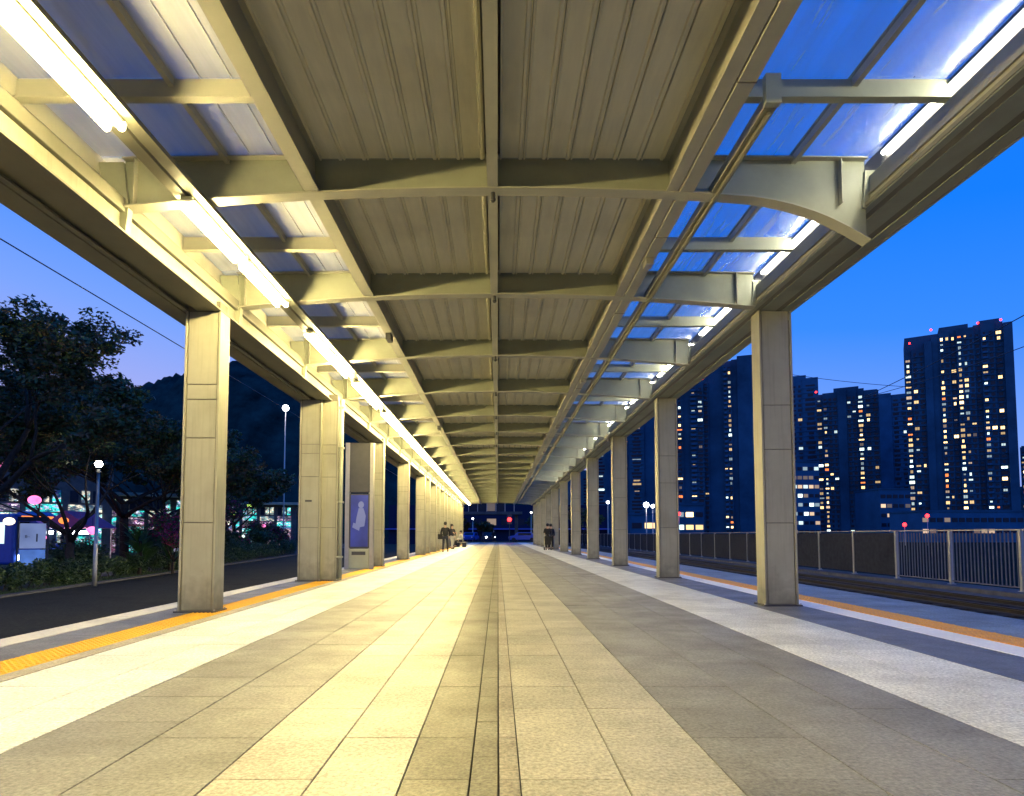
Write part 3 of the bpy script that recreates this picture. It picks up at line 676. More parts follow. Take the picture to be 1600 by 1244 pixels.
# ------------------------------------------------------------------ trees, hedges, plants
def leaf_cloud(cl, n, size, r_):
    v = []; f = []
    for k in range(n):
        c, rad, fl = r_.choice(cl)
        while True:
            d = Vector((r_.uniform(-1, 1), r_.uniform(-1, 1), r_.uniform(-1, 1)))
            if d.length < 1: break
        p = c + Vector((d.x * rad, d.y * rad, d.z * rad * fl)); s = size * r_.uniform(.6, 1.4)
        a = Vector((r_.gauss(0, 1), r_.gauss(0, 1), r_.gauss(0, .6))).normalized(); b = a.cross(Vector((r_.gauss(0, 1), r_.gauss(0, 1), r_.gauss(0, 1)))).normalized()
        i = len(v); v += [p - a * s, p + b * s * .45, p + a * s, p - b * s * .45]; f.append((i, i + 1, i + 2, i + 3))
    return v, f
def tree(name, loc, h, spread, label, group=None, seed=1, leaves=9000, mats=('leaf1', 'leaf2', 'leaf3'), trunk_h=.38, lean=0., r0=.16, size=.11, levels=3, flat=.55):
    r_ = random.Random(seed); t = thing(name, loc, label, 'tree', group)
    tb = MB(); br_ = MB(); tips = []
    th = h * trunk_h
    pts = [Vector((lean * i / 5 * th + r_.uniform(-.06, .06), r_.uniform(-.06, .06), th * i / 5)) for i in range(6)]
    tb.tube(pts, [r0 * 1.25, r0, r0 * .9, r0 * .85, r0 * .8, r0 * .75], 10)
    tb.build('trunk', M['bark'], t, smooth=True)
    def grow(p, d, L, r, lv):
        q = p; ps_ = [p]; rs = [r]
        for i in range(4):
            d = (d + Vector((r_.uniform(-.25, .25), r_.uniform(-.25, .25), r_.uniform(-.12, .2)))).normalized(); q = q + d * L / 4; ps_.append(q); rs.append(r * (1 - .13 * (i + 1)))
        br_.tube(ps_, rs, 6)
        if lv <= 1: tips.append((q, max(.5, L * .42), flat)); tips.append((ps_[2], max(.4, L * .3), flat))
        if lv > 0:
            for k in range(r_.choice((2, 3, 3))):
                a = r_.uniform(0, 6.28); e = r_.uniform(.35, .9)
                nd = (d + Vector((math.cos(a) * e, math.sin(a) * e, r_.uniform(-.15, .4)))).normalized(); grow(q, nd, L * r_.uniform(.62, .85), rs[-1] * .8, lv - 1)
    nb = 5
    for k in range(nb):
        a = k * 6.28 / nb + r_.uniform(-.4, .4); grow(pts[-1 if k % 2 else -2], Vector((math.cos(a) * spread, math.sin(a) * spread, r_.uniform(.6, 1.2))).normalized(), h * .27, r0 * .55, levels)
    br_.build('branches', M['bark'], t, smooth=True)
    per = leaves // len(mats)
    for mi, m in enumerate(mats):
        tt = [x for x in tips if r_.random() < .75] or tips
        v, f = leaf_cloud(tt, per, size, r_)
        me = bpy.data.meshes.new('crown'); me.from_pydata(v, [], f); me.materials.append(M[m]); link('crown', me, t)
    return t
tree('broadleaf_tree', (-17.5, 20.6, -.85), 9.3, 1.0, 'tall dark tree at the left edge of the photo, behind the hedge', None, 3, 34000, r0=.27, size=.085, trunk_h=.36, lean=.05)
tree('broadleaf_tree', (-17.0, 24.6, -.85), 8.6, 1.0, 'forked dark tree rising behind the info board', None, 11, 32000, r0=.19, size=.085, trunk_h=.22, lean=-.06)
tree('broadleaf_tree', (-17.6, 29.0, -.85), 9.2, 1.1, 'dark tree behind the globe street lamp', None, 23, 30000, r0=.22, size=.09, trunk_h=.36)
tree('broadleaf_tree', (-17.8, 33.5, -.85), 8.8, 1.1, 'bushy dark tree half behind the nearest road side column', None, 31, 20000, r0=.2, trunk_h=.26)
tree('broadleaf_tree', (-22.5, 27, -.85), 9.6, 1.1, 'dark tree crown filling the back behind the lit shops and the globe lamp', None, 41, 20000, r0=.2, trunk_h=.4, size=.13)
tree('broadleaf_tree', (-21.0, 46, -.85), 8.0, 1.0, 'dark tree seen between the first two road side columns', None, 51, 13000, r0=.2, trunk_h=.3, size=.14)
tree('broadleaf_tree', (-24.0, 56, -.85), 9.0, 1.1, 'dark tree further back between the first two road side columns', None, 61, 12000, r0=.2, trunk_h=.3, size=.16)
tree('flowering_tree', (-19.2, 41.5, -.85), 5.2, 1.1, 'small tree with dark pink blossom behind the hedge between columns', None, 71, 5000, ('leafp', 'leaf2', 'leaf1'), r0=.1, trunk_h=.3, size=.10, levels=2)
tree('flowering_tree', (-15.6, 29.6, -.85), 3.6, .9, 'small bush tree with red leaves beside the street lamp', None, 81, 3000, ('leafp', 'leaf2'), r0=.06, trunk_h=.2, size=.08, levels=2)
tree('broadleaf_tree', (-20.4, 37.5, -.85), 9.6, 1.2, 'dark tree whose crown touches the nearest road side column from behind', None, 131, 22000, r0=.2, trunk_h=.3, size=.11)
tree('broadleaf_tree', (-27.5, 58, -.85), 10.5, 1.2, 'dark tree at the right of the gap between the first two road side columns', None, 141, 16000, r0=.2, trunk_h=.3, size=.17)
def hedge(pts, w, h, label, seed, n):
    r_ = random.Random(seed); t = thing('hedge', (pts[0][0], pts[0][1], -.84), label, 'hedge')
    ox, oy = pts[0]; v = []; f = []; cl = []
    core = MB()
    for (x0, y0), (x1, y1) in zip(pts[:-1], pts[1:]):
        k = int(math.hypot(x1 - x0, y1 - y0) / .3)
        for i in range(k):
            u = i / k; cl.append((Vector((x0 - ox + (x1 - x0) * u + r_.uniform(-w, w) * .4, y0 - oy + (y1 - y0) * u, h * r_.uniform(.3, .8))), h * .42, 1))
            x, y = x0 - ox + (x1 - x0) * u, y0 - oy + (y1 - y0) * u
            core.tube([(x, y, 0), (x + r_.uniform(-.2, .2), y + .1, h * .7)], .015, 5)
    for m in ('leaf1', 'leaf2'):
        v, f = leaf_cloud(cl, n // 2, .06, r_)
        me = bpy.data.meshes.new('leaves'); me.from_pydata(v, [], f); me.materials.append(M[m]); link('leaves', me, t)
    core.build('stems', M['bark'], t, kind='stuff')
hedge([(hl(14) - .9, 14), (hl(26) - .9, 26)], 1.0, .85, 'low clipped hedge along the road in the left corner, in front of the info board', 1, 22000)
hedge([(hl(26.5) - .9, 26.5), (hl(36) - .9, 36)], 1.0, .8, 'low hedge along the road between the street lamp and the nearest column', 2, 15000)
hedge([(hl(37) - .9, 37), (hl(62) - .9, 62)], 1.3, 1.25, 'low green hedge along the road seen between the first two road side columns', 3, 22000)
hedge([(hl(15) - 2.6, 13), (hl(20) - 2.6, 19.5)], 1.4, 1.7, 'taller dark shrub row under the left edge tree', 4, 12000)
def palm(loc, label, seed, h=1.9):
    r_ = random.Random(seed); t = thing('fan_palm', loc, label, 'plant'); b = MB()
    for k in range(26):
        a = r_.uniform(0, 6.28); e = r_.uniform(.3, 1.3); L = r_.uniform(.8, 1.3); z = r_.uniform(.3, h * .7)
        c, s = math.cos(a), math.sin(a)
        for j in range(-4, 5):
            aa = a + j * .13; l = L * (1 - abs(j) * .05)
            p0 = Vector((c * .2, s * .2, z)); p1 = p0 + Vector((math.cos(aa) * l * .6, math.sin(aa) * l * .6, e * l * .6)); p2 = p0 + Vector((math.cos(aa) * l, math.sin(aa) * l, e * l * .7))
            n_ = Vector((-math.sin(aa), math.cos(aa), 0)) * .02; i = len(b.v)
            b.v += [tuple(p0 - n_ * .4), tuple(p0 + n_ * .4), tuple(p1 + n_), tuple(p1 - n_), tuple(p2)]; b.f += [(i, i + 1, i + 2, i + 3), (i + 3, i + 2, i + 4)]; b.mi += [0, 0]
    b.build('fronds', mat('palm_leaf', (.06, .13, .02), .5, 0, .3, 3), t); MB().tube([(0, 0, 0), (0, 0, h * .6)], [.09, .06], 8).build('stem', M['bark'], t)
palm((-16.6, 28.6, -.84), 'spiky green palm left of the nearest column', 5, 2.6); palm((-16.8, 31.6, -.84), 'spiky palm half hidden by the nearest road side column', 6, 2.2)
for k, (dx, y, h_, sp, lb) in enumerate([(2.6, 33.5, 3.0, .9, 'leafy dark shrub just left of the nearest column behind the hedge'), (3.4, 39, 3.4, 1.1, 'round shrub behind the nearest road side column'),
        (2.8, 43, 3.3, 1.2, 'leafy shrub behind the hedge, nearest in the gap between the first two columns'), (3.6, 47.5, 3.9, 1.2, 'middle shrub behind the hedge in the gap between the first two columns'),
        (3.0, 53, 4.0, 1.2, 'farther shrub behind the hedge in the gap between the first two columns'), (2.6, 26.8, 2.0, .8, 'small dark shrub between the info board and the globe lamp'), (3.2, 59, 4.4, 1.2, 'farthest shrub behind the hedge in the gap between the columns')]):
    t_ = tree('shrub', (hl(y) - dx, y, -.85), h_, sp, lb, None, 200 + k, 4500, ('leaf2', 'leaf1', 'leafp') if k in (3, 6) else ('leaf2', 'leaf1'), r0=.04, trunk_h=.12, size=.075 if y < 40 else .11, levels=2, flat=.9)
    t_['category'] = 'shrub'
g_ = MB()
for k in range(9000):
    y = rnd.uniform(13, 40); x = hl(y) - .35 - rnd.random() ** 2 * 1.2; s = rnd.uniform(.03, .08); a = rnd.uniform(0, 6.28); i = len(g_.v)
    g_.v += [(x - .008 * math.cos(a), y - .008 * math.sin(a), -.84), (x + .008 * math.cos(a), y + .008 * math.sin(a), -.84), (x + rnd.uniform(-.03, .03), y + rnd.uniform(-.03, .03), -.84 + s)]; g_.f.append((i, i + 1, i + 2)); g_.mi.append(0)
tag(g_.build('grass', M['grass'], kind='stuff'), 'thin grass verge between the kerb and the hedge', 'grass')

# street lamp with globe
def street_lamp(loc, h, label, m='e_globe', r=.13, group=None, arm=0):
    t = thing('street_lamp', loc, label, 'street lamp', group)
    MB().tube([(0, 0, 0), (0, 0, .5), (0, 0, h - .3)], [.09, .075, .05], 10).build('pole', M['alu'], t, smooth=True)
    MB().tube([(0, 0, h - .31), (0, 0, h - .2)], [.10, .05], 10).build('collar', M['dark'], t)
    if arm: MB().tube([(0, 0, h - .35), (arm, 0, h + .1)], .035, 6).build('arm', M['alu'], t)
    MB().ball((arm, 0, h), r, 14, 10).build('globe', M[m], t, smooth=True)
    return t
street_lamp((-14.95, 22.9, -.9), 4.55, 'street lamp with a glowing globe on a pale pole before the hedge')

# info board
ib = thing('info_board', (-17.0, 22.5, -.84), 'tall bus stop board with a white panel reading 1, behind the hedge', 'sign', rz=R(35))
MB().box(-.46, .46, -.06, .06, 2.35, 2.5).build('header', M['navy'], ib)
for s in (-.44, .44): MB().box(s - .03, s + .03, -.05, .05, 0, 2.34).build('post', M['dark'], ib)
MB().box(-.38, .38, -.02, .02, 1.35, 2.26).build('panel', M['e_panel'], ib); MB().box(-.38, .38, -.02, .02, .35, 1.3).build('lower_panel', emis('lower_panel_glow', (.12, .28, .8), .5, .3, 3), ib)
def text(s, loc, size, m, parent, rot=(R(90), 0, 0)):
    cu = bpy.data.curves.new('lettering', 'FONT'); cu.body = s; cu.size = size; cu.extrude = .004; cu.align_x = 'CENTER'; cu.align_y = 'CENTER'
    tmp = bpy.data.objects.new('lettering', cu); me = bpy.data.meshes.new_from_object(tmp); bpy.data.objects.remove(tmp); me.materials.clear(); me.materials.append(m); ob = bpy.data.objects.new('lettering', me); C.objects.link(ob); ob.parent = parent; ob.location = loc; ob.rotation_euler = rot; return ob
text('1', (.12, -.03, 1.72), .42, M['navy'], ib)
text('B–', (-.16, -.03, 1.78), .14, M['navy'], ib)

# lit shops, stalls and a bus beyond the trees on the left
def bus(loc, rz, label, body):
    t = thing('bus', loc, label, 'bus', rz=rz)
    MB().box(-1.25, 1.25, -5.5, 5.5, .35, 3.0).build('body', body, t, bevel=.15)
    for s in (-1, 1):
        for k in range(6): 
            w = MB().box(s * 1.252 - .01, s * 1.252 + .01, -4.9 + k * 1.65, -3.4 + k * 1.65, 1.45, 2.55).build('window', M['e_cool'], t)
        for y in (-3.6, 3.4): MB().prism([(y + .48 * math.cos(a * math.pi / 8), .48 + .48 * math.sin(a * math.pi / 8)) for a in range(16)], s * 1.26 - .12, s * 1.26 + .01, 'x').build('wheel', M['rubber'], t)
    MB().box(-1.1, 1.1, -5.53, -5.505, 1.2, 2.6).build('windscreen', M['win_d'], t); MB().box(-.9, .9, -5.54, -5.51, 2.68, 2.9).build('route_display', M['e_org'], t)
    for s in (-.95, .95): MB().box(s - .15, s + .15, -5.54, -5.505, .6, .85).build('headlight', M['e_white'] if s else M['e_white'], t)
bus((-30, 34, -.9), R(78), 'blue and white bus with lit windows parked behind the left edge tree', M['blue'])
def shop(x, y, w, d, h, rz, label, fronts, n=4):
    t = thing('shop_building', (x, y, -.9), label, 'building', rz=rz)
    MB().box(-w / 2, w / 2, 0, d, 0, h).build('wall', M['concrete'], t)
    MB().box(-w / 2 - .3, w / 2 + .3, -1.2, d, h + .003, h + .3).build('roof', M['steel2'], t)
    for k in range(n):
        a = -w / 2 + .3 + k * (w - .6) / n; b = a + (w - .6) / n - .35
        MB().box(a, b, -.04, -.003, .3, 2.7).build('shop_window', M[fronts[k % len(fronts)]], t)
        MB().box(a, b, -.12, -.003, 2.9, 3.5).build('sign_panel', M[fronts[(k + 1) % len(fronts)]], t)
        MB().prism([(-1.1, 2.72), (-.13, 2.86), (-.13, 2.82), (-1.1, 2.66)], a, b, 'x').build('awning', M[['blue', 'white', 'red'][k % 3]], t)
        MB().box(a, b, -.06, -.003, 3.6, 4.15).build('lit_fascia', M[['g1', 'g3', 'g2'][k % 3]], t)
        for j in range(3): MB().box(a + (b - a) * (j + .5) / 3 - .36 * (b - a) / 3, a + (b - a) * (j + .5) / 3 + .36 * (b - a) / 3, -.05, -.003, 4.3, min(h - .3, 5.2)).build('window', M[r2.choice(['g1', 'win_d', 'g2', 'g1'])], t)
r2 = random.Random(5)
shop(-37, 42, 18, 8, 9.4, R(35), 'long lit shop building glowing green and white behind the left trees', ['g1', 'g2', 'g1', 'g3', 'g2'], 7)
shop(-33, 58, 14, 8, 5.5, R(30), 'lit shop row glowing pink and warm behind the middle trees', ['g3', 'g4', 'g2'], 6)
shop(-32, 72, 16, 8, 5.5, R(20), 'lit shop row seen through shrubs between the first two road side columns', ['g4', 'g3', 'g2'], 8)
def stall(x, y, label, top, glow):
    t = thing('market_stall', (x, y, -.84), label, 'stall')
    for sx in (-1.2, 1.2):
        for sy in (-.9, .9): MB().tube([(sx, sy, 0), (sx, sy, 2.2)], .03, 6).build('pole', M['alu'], t)
    MB().prism([(-1.4, 2.2), (1.4, 2.2), (0, 3.1)], -1.1, 1.1).build('canopy', top, t)
    MB().box(-1.1, 1.1, -.85, -.2, .6, .9).build('counter', M['white'], t); MB().box(-1.0, 1.0, -.1, 0, 1.9, 2.05).build('lamp_strip', M[glow], t)
pink = mat('pink_canvas', (.7, .12, .3), .7)
stall(-22.5, 33, 'stall with a pink tent roof behind the forked tree', pink, 'e_white'); stall(-25.2, 33.5, 'stall with a blue tent roof left of the pink one', M['blue'], 'e_white')
stall(-25, 50, 'stall with a white tent roof beyond the hedge between columns', M['white'], 'e_white')
stall(-22.8, 47.5, 'stall with a pink tent roof beyond the hedge between columns', pink, 'e_globe')
person((-21.6, 30.5, -.84), R(10), 'person in a blue jacket standing at the stalls behind the hedge', M['blue'], M['black'], 'stand')
hx = lambda y, d: (hl(y) - d, y)
fb = [(*hx(23.8, 2.1), .9, 'e_pink'), (*hx(22.6, 2.6), 1.5, 'e_shopw'), (*hx(24.6, 3.0), 2.4, 'e_pink'), (*hx(20.4, 3.4), 2.3, 'e_shop'), (*hx(25.6, 2.4), 1.6, 'e_org'), (*hx(27.6, 2.3), 1.2, 'e_pink'), (*hx(21.5, 3.2), 3.3, 'e_shopw'), (*hx(23.3, 3.4), 3.6, 'e_pink'),
      (*hx(41, 1.9), 1.4, 'e_pink'), (*hx(42.6, 1.7), .9, 'e_shopw'), (*hx(44.5, 1.9), 1.9, 'e_globe2'), (*hx(46, 1.9), 2.6, 'e_green2'), (*hx(48, 1.8), .9, 'e_shop'), (*hx(54, 1.9), 1.8, 'e_pink'), (*hx(39.6, 2.4), 3.0, 'e_blue'), (*hx(43, 2.2), 2.4, 'e_shop'), (*hx(50, 2.0), 3.4, 'e_green2')]
M['e_globe2'] = emis('lantern_cream', (1, .9, .7), 4); M['e_green2'] = emis('lantern_lime', (.6, 1, .15), 2.5)
LL = ['pink lantern low beside the globe street lamp', 'warm white lantern between the forked tree and the globe lamp', 'pink lantern above the pink tent roof', 'pale green lantern over the blue bus roof', 'orange lantern in the leaves right of the globe lamp',
 'pink lantern low near the spiky palm', 'warm white lantern high over the info board', 'topmost pink lantern in the branches of the forked tree', 'pink lantern nearest the road side column in the gap', 'warm white lantern lowest in the gap between the first two columns',
 'cream lantern in the gap between the first two columns', 'lime green lantern above the cream one in the gap', 'pale green lantern low behind the hedge in the gap', 'pink lantern at the right of the gap by the paired columns', 'topmost blue lantern in the gap between the first two columns', 'pale green lantern midway in the gap behind the nearest shrub', 'lime green lantern highest in the gap, among dark leaves']
for k, (x, y, z, m) in enumerate(fb):
    colour = dict(e_pink='pink', e_shopw='warm white', e_shop='pale green', e_org='orange', e_globe2='cream', e_green2='lime green', e_blue='blue')[m]
    t = thing('paper_lantern', (x, y, z), LL[k], 'lantern', 'glowing lanterns among the trees')
    MB().ball((0, 0, 0), .13 + .05 * (k % 3), 10, 7, sq=(1, 1, .8)).build('shade', M[m], t, smooth=True); MB().tube([(0, 0, .17), (0, 0, .6)], .008, 5).build('cord', M['dark'], t)

# ------------------------------------------------------------------ hills
def hill(pts, y, label, thick=260):
    me_v = []; f = []
    n = len(pts); rows = 7; r_ = random.Random(int(y))
    for j in range(rows):
        u = j / (rows - 1); hfac = math.sin(min(1, u * 1.3) * math.pi / 2)
        for i, (x, z) in enumerate(pts): me_v.append((x * (1 + u * .1), y - 120 + u * thick, max(-1.06, -1.06 + (z + 1) * hfac + (r_.uniform(-3, 3) if 0 < j else 0))))
    for j in range(rows - 1):
        for i in range(n - 1): a = j * n + i; f.append((a, a + 1, a + n + 1, a + n))
    me = bpy.data.meshes.new('hill'); me.from_pydata(me_v, [], f); me.materials.append(M['hill']); me.polygons.foreach_set('use_smooth', [True] * len(f))
    link('hills', me, None, 'structure')
def px(x, y, Y): return ((x - 778) / 960 * Y, 1 + (836 - y) / 960 * Y)
def ridge(pp, Y):
    out = []; r_ = random.Random(9)
    for (xa, ya), (xb, yb) in zip(pp[:-1], pp[1:]):
        for k in range(8): u = k / 8; out.append(px(xa + (xb - xa) * u, ya + (yb - ya) * u + r_.uniform(-2, 2), Y))
    return out
hill(ridge([(-300, 700), (0, 640), (150, 605), (225, 578), (262, 566), (300, 552), (360, 540), (440, 552), (540, 615), (640, 690), (760, 745), (900, 770), (1200, 740), (1500, 770), (1800, 720)], 900), 900, 'hill')
# small lit building high on the hill
# ------------------------------------------------------------------ towers
def tower(name, xl, xr, ytop, Y, label, segs, lit, seed, floors, body='bark_b', steps=(), reds=(), warm=.5, parts=300, rotoff=0., depth=24):
    r_ = random.Random(seed)
    xc = (xl + xr) / 2; a = math.atan((xc - 778) / 960)
    w = (xr - xl) / 960 * Y * math.cos(a) ; H = (836 - ytop) / 960 * Y + 2
    t = thing(name, ((xc - 778) / 960 * Y, Y, -1.05), label, 'tower', rz=-a + rotoff)
    b = MB().box(-w / 2 + .5, w / 2 - .5, 1.5, depth, 0, H - 1); slabs = MB(); fh = (H - 4) / floors
    wins = []; bal = MB()
    for (u0, u1, dep, n, dh) in segs:
        x0, x1 = -w / 2 + u0 * w, -w / 2 + u1 * w; h = H - dh
        b.box(x0, x1, -dep, 1.499, 0, h)
        if n:
            cw = (x1 - x0) / n
            for fl in range(1, floors):
                z = fl * fh
                if z + fh > h: break
                slabs.box(x0 + .1, x1 - .1, -dep - .35, -dep - .003, z - .12, z + .12)
                if n > 1 and int(u0 * 50) % 2 == 0: bal.box(x0 + .4, x0 + cw * .9, -dep - 1.0, -dep - .36, z + .05, z + 1.0)
                if r_.random() < .5: q = r_.uniform(x0 + .5, x1 - 1.2); bal.box(q, q + .8, -dep - .8, -dep - .36, z + .2, z + .75)
                for k in range(n): wins.append((x0 + (k + .5) * cw, -dep - .06, z + fh * .58, cw))
    b.build('wall', M[body], t); slabs.build('floor_slab', M[body], t, kind='stuff')
    if bal.v: bal.build('balcony', M['tower2'], t, kind='stuff')
    for (u0, u1, hh) in steps: MB().box(-w / 2 + u0 * w, -w / 2 + u1 * w, 2, 12, H - .99, H + hh).build('roof_room', M[body], t)
    meshes = {}; cnt = 0; st = MB(); r_.shuffle(wins); colmood = {}
    for (x, y, z, cw) in wins:
        cm = colmood.setdefault(round(x, 1), r_.choice([.12, .35, 1.0, 1.6, 2.8])); on = r_.random() < lit * cm
        k = (r_.choices(['e_warm', 'e_cool', 'e_dim', 'e_org'], [warm, .28, .10, .06])[0]) if on else 'win_d'
        vw = r_.choice([.16, .22, .28, .34]); vh = r_.choice([.14, .2, .27, .27]); key = (k, round(cw, 1), vw, vh)
        if key not in meshes:
            hw = cw * vw; hh = fh * vh
            meshes[key] = MB().box(-hw, hw, -.02, .05, -hh, hh, 0).box(-hw - .12, -hw, -.1, .05, -hh - .1, hh + .1, 1).box(hw, hw + .12, -.1, .05, -hh - .1, hh + .1, 1).box(-.05, .05, -.08, -.021, -hh, hh, 1).box(-hw, hw, -.12, .05, -hh - .12, -hh, 1).mesh('window', [M[k], M['win_f']])
        if cnt < parts and (on or r_.random() < .5): link('window', meshes[key], t, loc=(x, y, z)); cnt += 1
        else: st.box(x - cw * vw, x + cw * vw, y - .02, y + .05, z - fh * .27, z + fh * .27)
    if st.v: st.build('window', M['win_d'], t, kind='stuff')
    for u, zz in reds: MB().ball((-w / 2 + u * w, -2.6, H + min(zz, .3)), Y / 960 * 1.5, 8, 6).build('warning_light', M['e_red'], t)
    return t
S1 = [(0, .075, -1.2, 1, 10), (.075, .2, -.2, 2, 8), (.2, .27, 1.6, 0, 5), (.27, .34, .8, 0, 3), (.34, .44, 1.6, 2, 2), (.44, .5, .4, 1, 1), (.5, .66, 2.0, 3, 1), (.66, .72, .6, 1, 0), (.72, .84, 2.2, 2, 0), (.84, .92, .6, 1, 0), (.92, 1, 1.9, 0, 1)]
tower('residential_tower', 1418, 1592, 508, 300, 'broad residential tower at the right edge with many lit windows', S1, .36, 4, 37, steps=((.35, .62, 2), (.72, .9, 2.5)), reds=((.06, -5), (.27, 1), (.7, 3), (.9, 3)), body='bark_b', rotoff=.08)
S2 = [(0, .12, -.5, 1, 2), (.12, .36, 1.2, 3, 1), (.36, .5, 2.2, 0, 0), (.5, .66, 1.4, 2, 0), (.66, .78, .4, 1, 0), (.78, 1, 1.6, 2, 2)]
tower('residential_tower', 1278, 1378, 607, 360, 'narrower tower with scattered lit windows left of the broad one', S2, .40, 5, 30, reds=((.02, 0),), steps=((.3, .7, 2),))
tower('office_block', 1372, 1426, 612, 420, 'plain dark block between the two window-lit towers', [(0, .5, 1, 0, 0), (.5, 1, .2, 2, 3)], .05, 6, 30, body='tower2')
tower('residential_tower', 1222, 1284, 590, 430, 'dark slim tower just right of the nearest track side column', [(0, .3, 1, 0, 0), (.3, .6, .2, 2, 2), (.6, 1, 1.2, 1, 0)], .04, 7, 32, body='tower2', steps=((.2, .7, 3),))
tower('residential_tower', 1092, 1184, 556, 260, 'tall dark tower with a few lit windows left of the nearest track side column', [(0, .2, 1.2, 2, 10), (.2, .45, .2, 0, 4), (.45, .6, 1.5, 2, 2), (.6, .7, .3, 0, 1), (.7, 1, 1.6, 0, 0)], .20, 8, 36, warm=.25, reds=((.1, -9), (.55, -1)))
tower('residential_tower', 1048, 1102, 590, 262, 'dark tower with orange lit windows right of the second track side column', [(0, .4, 1.2, 2, 3), (.4, .6, .2, 0, 0), (.6, 1, 1.0, 2, 0)], .17, 9, 34, warm=.4)
tower('residential_tower', 984, 1052, 640, 280, 'slim dark tower between the second and third track side columns', [(0, .35, 1.2, 1, 2), (.35, .7, .2, 0, 0), (.7, 1, 1.0, 1, 0)], .10, 10, 34, body='tower2')
tower('residential_tower', 930, 984, 660, 300, 'dark tower behind the third and fourth track side columns', [(0, .35, 1.2, 1, 2), (.35, .7, .2, 0, 0), (.7, 1, 1.0, 1, 0)], .12, 11, 32, body='tower2')
tower('residential_tower', 860, 932, 735, 320, 'low dark block behind the far track side columns', [(0, .35, 1.2, 2, 2), (.35, .7, .2, 0, 0), (.7, 1, 1.0, 2, 0)], .12, 15, 20, body='tower2')
tower('residential_tower', 1598, 1680, 690, 330, 'lower tower at the very right edge of the photo', [(0, .5, 1.2, 3, 2), (.5, 1, .2, 2, 0)], .3, 12, 18)
def low(xl, xr, yt, Y, label, mm, rows, seed):
    r_ = random.Random(seed); xc = (xl + xr) / 2; w = (xr - xl) / 960 * Y; H = (836 - yt) / 960 * Y + 2
    t = thing('low_building', ((xc - 778) / 960 * Y, Y, -1.05), label, 'building')
    MB().box(-w / 2, w / 2, 0, 14, 0, H).build('wall', M['tower2'], t); MB().box(-w / 2 - .2, w / 2 + .2, -.2, 14, H + .002, H + .5).build('parapet', M['bark_b'], t)
    for k in range(rows):
        z = H - 2.2 - k * 3.1
        if z < 3: break
        n = max(2, int(w / 1.9))
        for j in range(n):
            x = -w / 2 + (j + .5) * w / n; MB().box(x - w / n * .38, x + w / n * .38, -.1, -.003, z - .55, z + .6).build('window', M[r_.choice(mm)], t)
low(1238, 1282, 722, 210, 'lower office with pale green lit storeys left of the narrower tower', ['e_cool', 'win_d', 'win_d', 'e_dim', 'win_d'], 8, 1)
low(1376, 1424, 765, 200, 'low dark building between the two window-lit towers', ['win_d', 'win_d', 'e_dim'], 4, 2)
low(1440, 1600, 800, 170, 'low wide podium in front of the broad tower', ['win_d', 'e_dim', 'win_d', 'win_d', 'win_d'], 2, 3)
low(1040, 1100, 790, 150, 'low podium with warm shop lights by the second track side column', ['e_warm', 'e_cool', 'win_d'], 2, 4)
low(985, 1025, 805, 130, 'low hut with bright lights between the second and third track side columns', ['e_white', 'e_warm', 'win_d'], 1, 5)
# street lamps and red signals beyond the fence
for k, (x, y, Y, m, r, l) in enumerate([(1010, 789, 70, 'e_white', .3, 'bright white street lamp between the second and third track side columns'), (1020, 791, 74, 'e_white', .2, 'smaller lamp right beside the bright white one beyond the fence'),
        (950, 785, 90, 'e_white', .2, 'white street lamp between the third and fourth track side columns'), (1449, 806, 120, 'e_red', .35, 'red signal lamp at the foot of the broad tower'), (1413, 820, 120, 'e_red', .35, 'red lamp low beyond the fence left of the broad tower'),
        (1061, 803, 90, 'e_red', .25, 'red lamp right of the second track side column')]):
    X, Z = px(x, y, Y); street_lamp((X, Y, -1.05), Z + 1.05, l, m, r)
street_lamp((px(443, 636, 60)[0], 60, -.9), px(443, 636, 60)[1] + .9, 'tall street lamp shining white high between the first two road side columns', 'e_white', .3)

# ------------------------------------------------------------------ the far end of the platform
en = thing('end_building', (0, 135, -1.05), 'dark blue building closing the view beyond the platform end', 'building')
MB().box(-24, 24, 0, 20, 0, 8.6).build('wall', mat('end_wall', (.015, .025, .06), .9, spec=.1), en)
for k in range(14):
    MB().box(-21 + k * 3.1, -19 + k * 3.1, -.08, -.003, 4.2, 5.6).build('window', M[rnd.choice(['win_d', 'win_d', 'win_d', 'win_d', 'e_dim'])], en)
MB().box(-24.5, 24.5, -1.2, -.003, 3.2, 3.5).build('awning', M['blue'], en)
fbg = thing('footbridge', (-1.2, 108, 0), 'covered footbridge crossing beyond the end of the canopy', 'footbridge')
MB().box(-9, 5.5, 0, 4, 4.6, 5.1).build('deck', M['concrete'], fbg); MB().box(-9, 5.5, -.3, 4.3, 7.2, 7.45).build('roof', M['steel2'], fbg)
for k in range(9): MB().box(-8.8 + k * 1.6, -8.7 + k * 1.6, -.05, .05, 5.1, 7.2).build('post', M['alu'], fbg)
for k in range(4): MB().box(-3.9 + k * 1.6, -2.5 + k * 1.6, .1, .16, 5.2, 6.6).build('glass_panel', M['e_dim'] if k == 2 else M['win_d'], fbg)
for x in (-8, 4.5): MB().box(x - .3, x + .3, 1.5, 2.1, -1.05, 4.597).build('pier', M['concrete'], fbg)
sg = thing('signal', (1.65, 88, -1.05), 'round red signal light on a post beyond the platform end', 'signal')
MB().tube([(0, 0, 0), (0, 0, 4.4)], .06, 8).build('post', M['dark'], sg); MB().box(-.35, .35, 0, .2, 3.6, 5.0).build('head', M['dark'], sg); MB().ball((0, -.03, 4.25), .30, 12, 8, sq=(1, .5, 1)).build('lens', M['e_red'], sg, smooth=True)
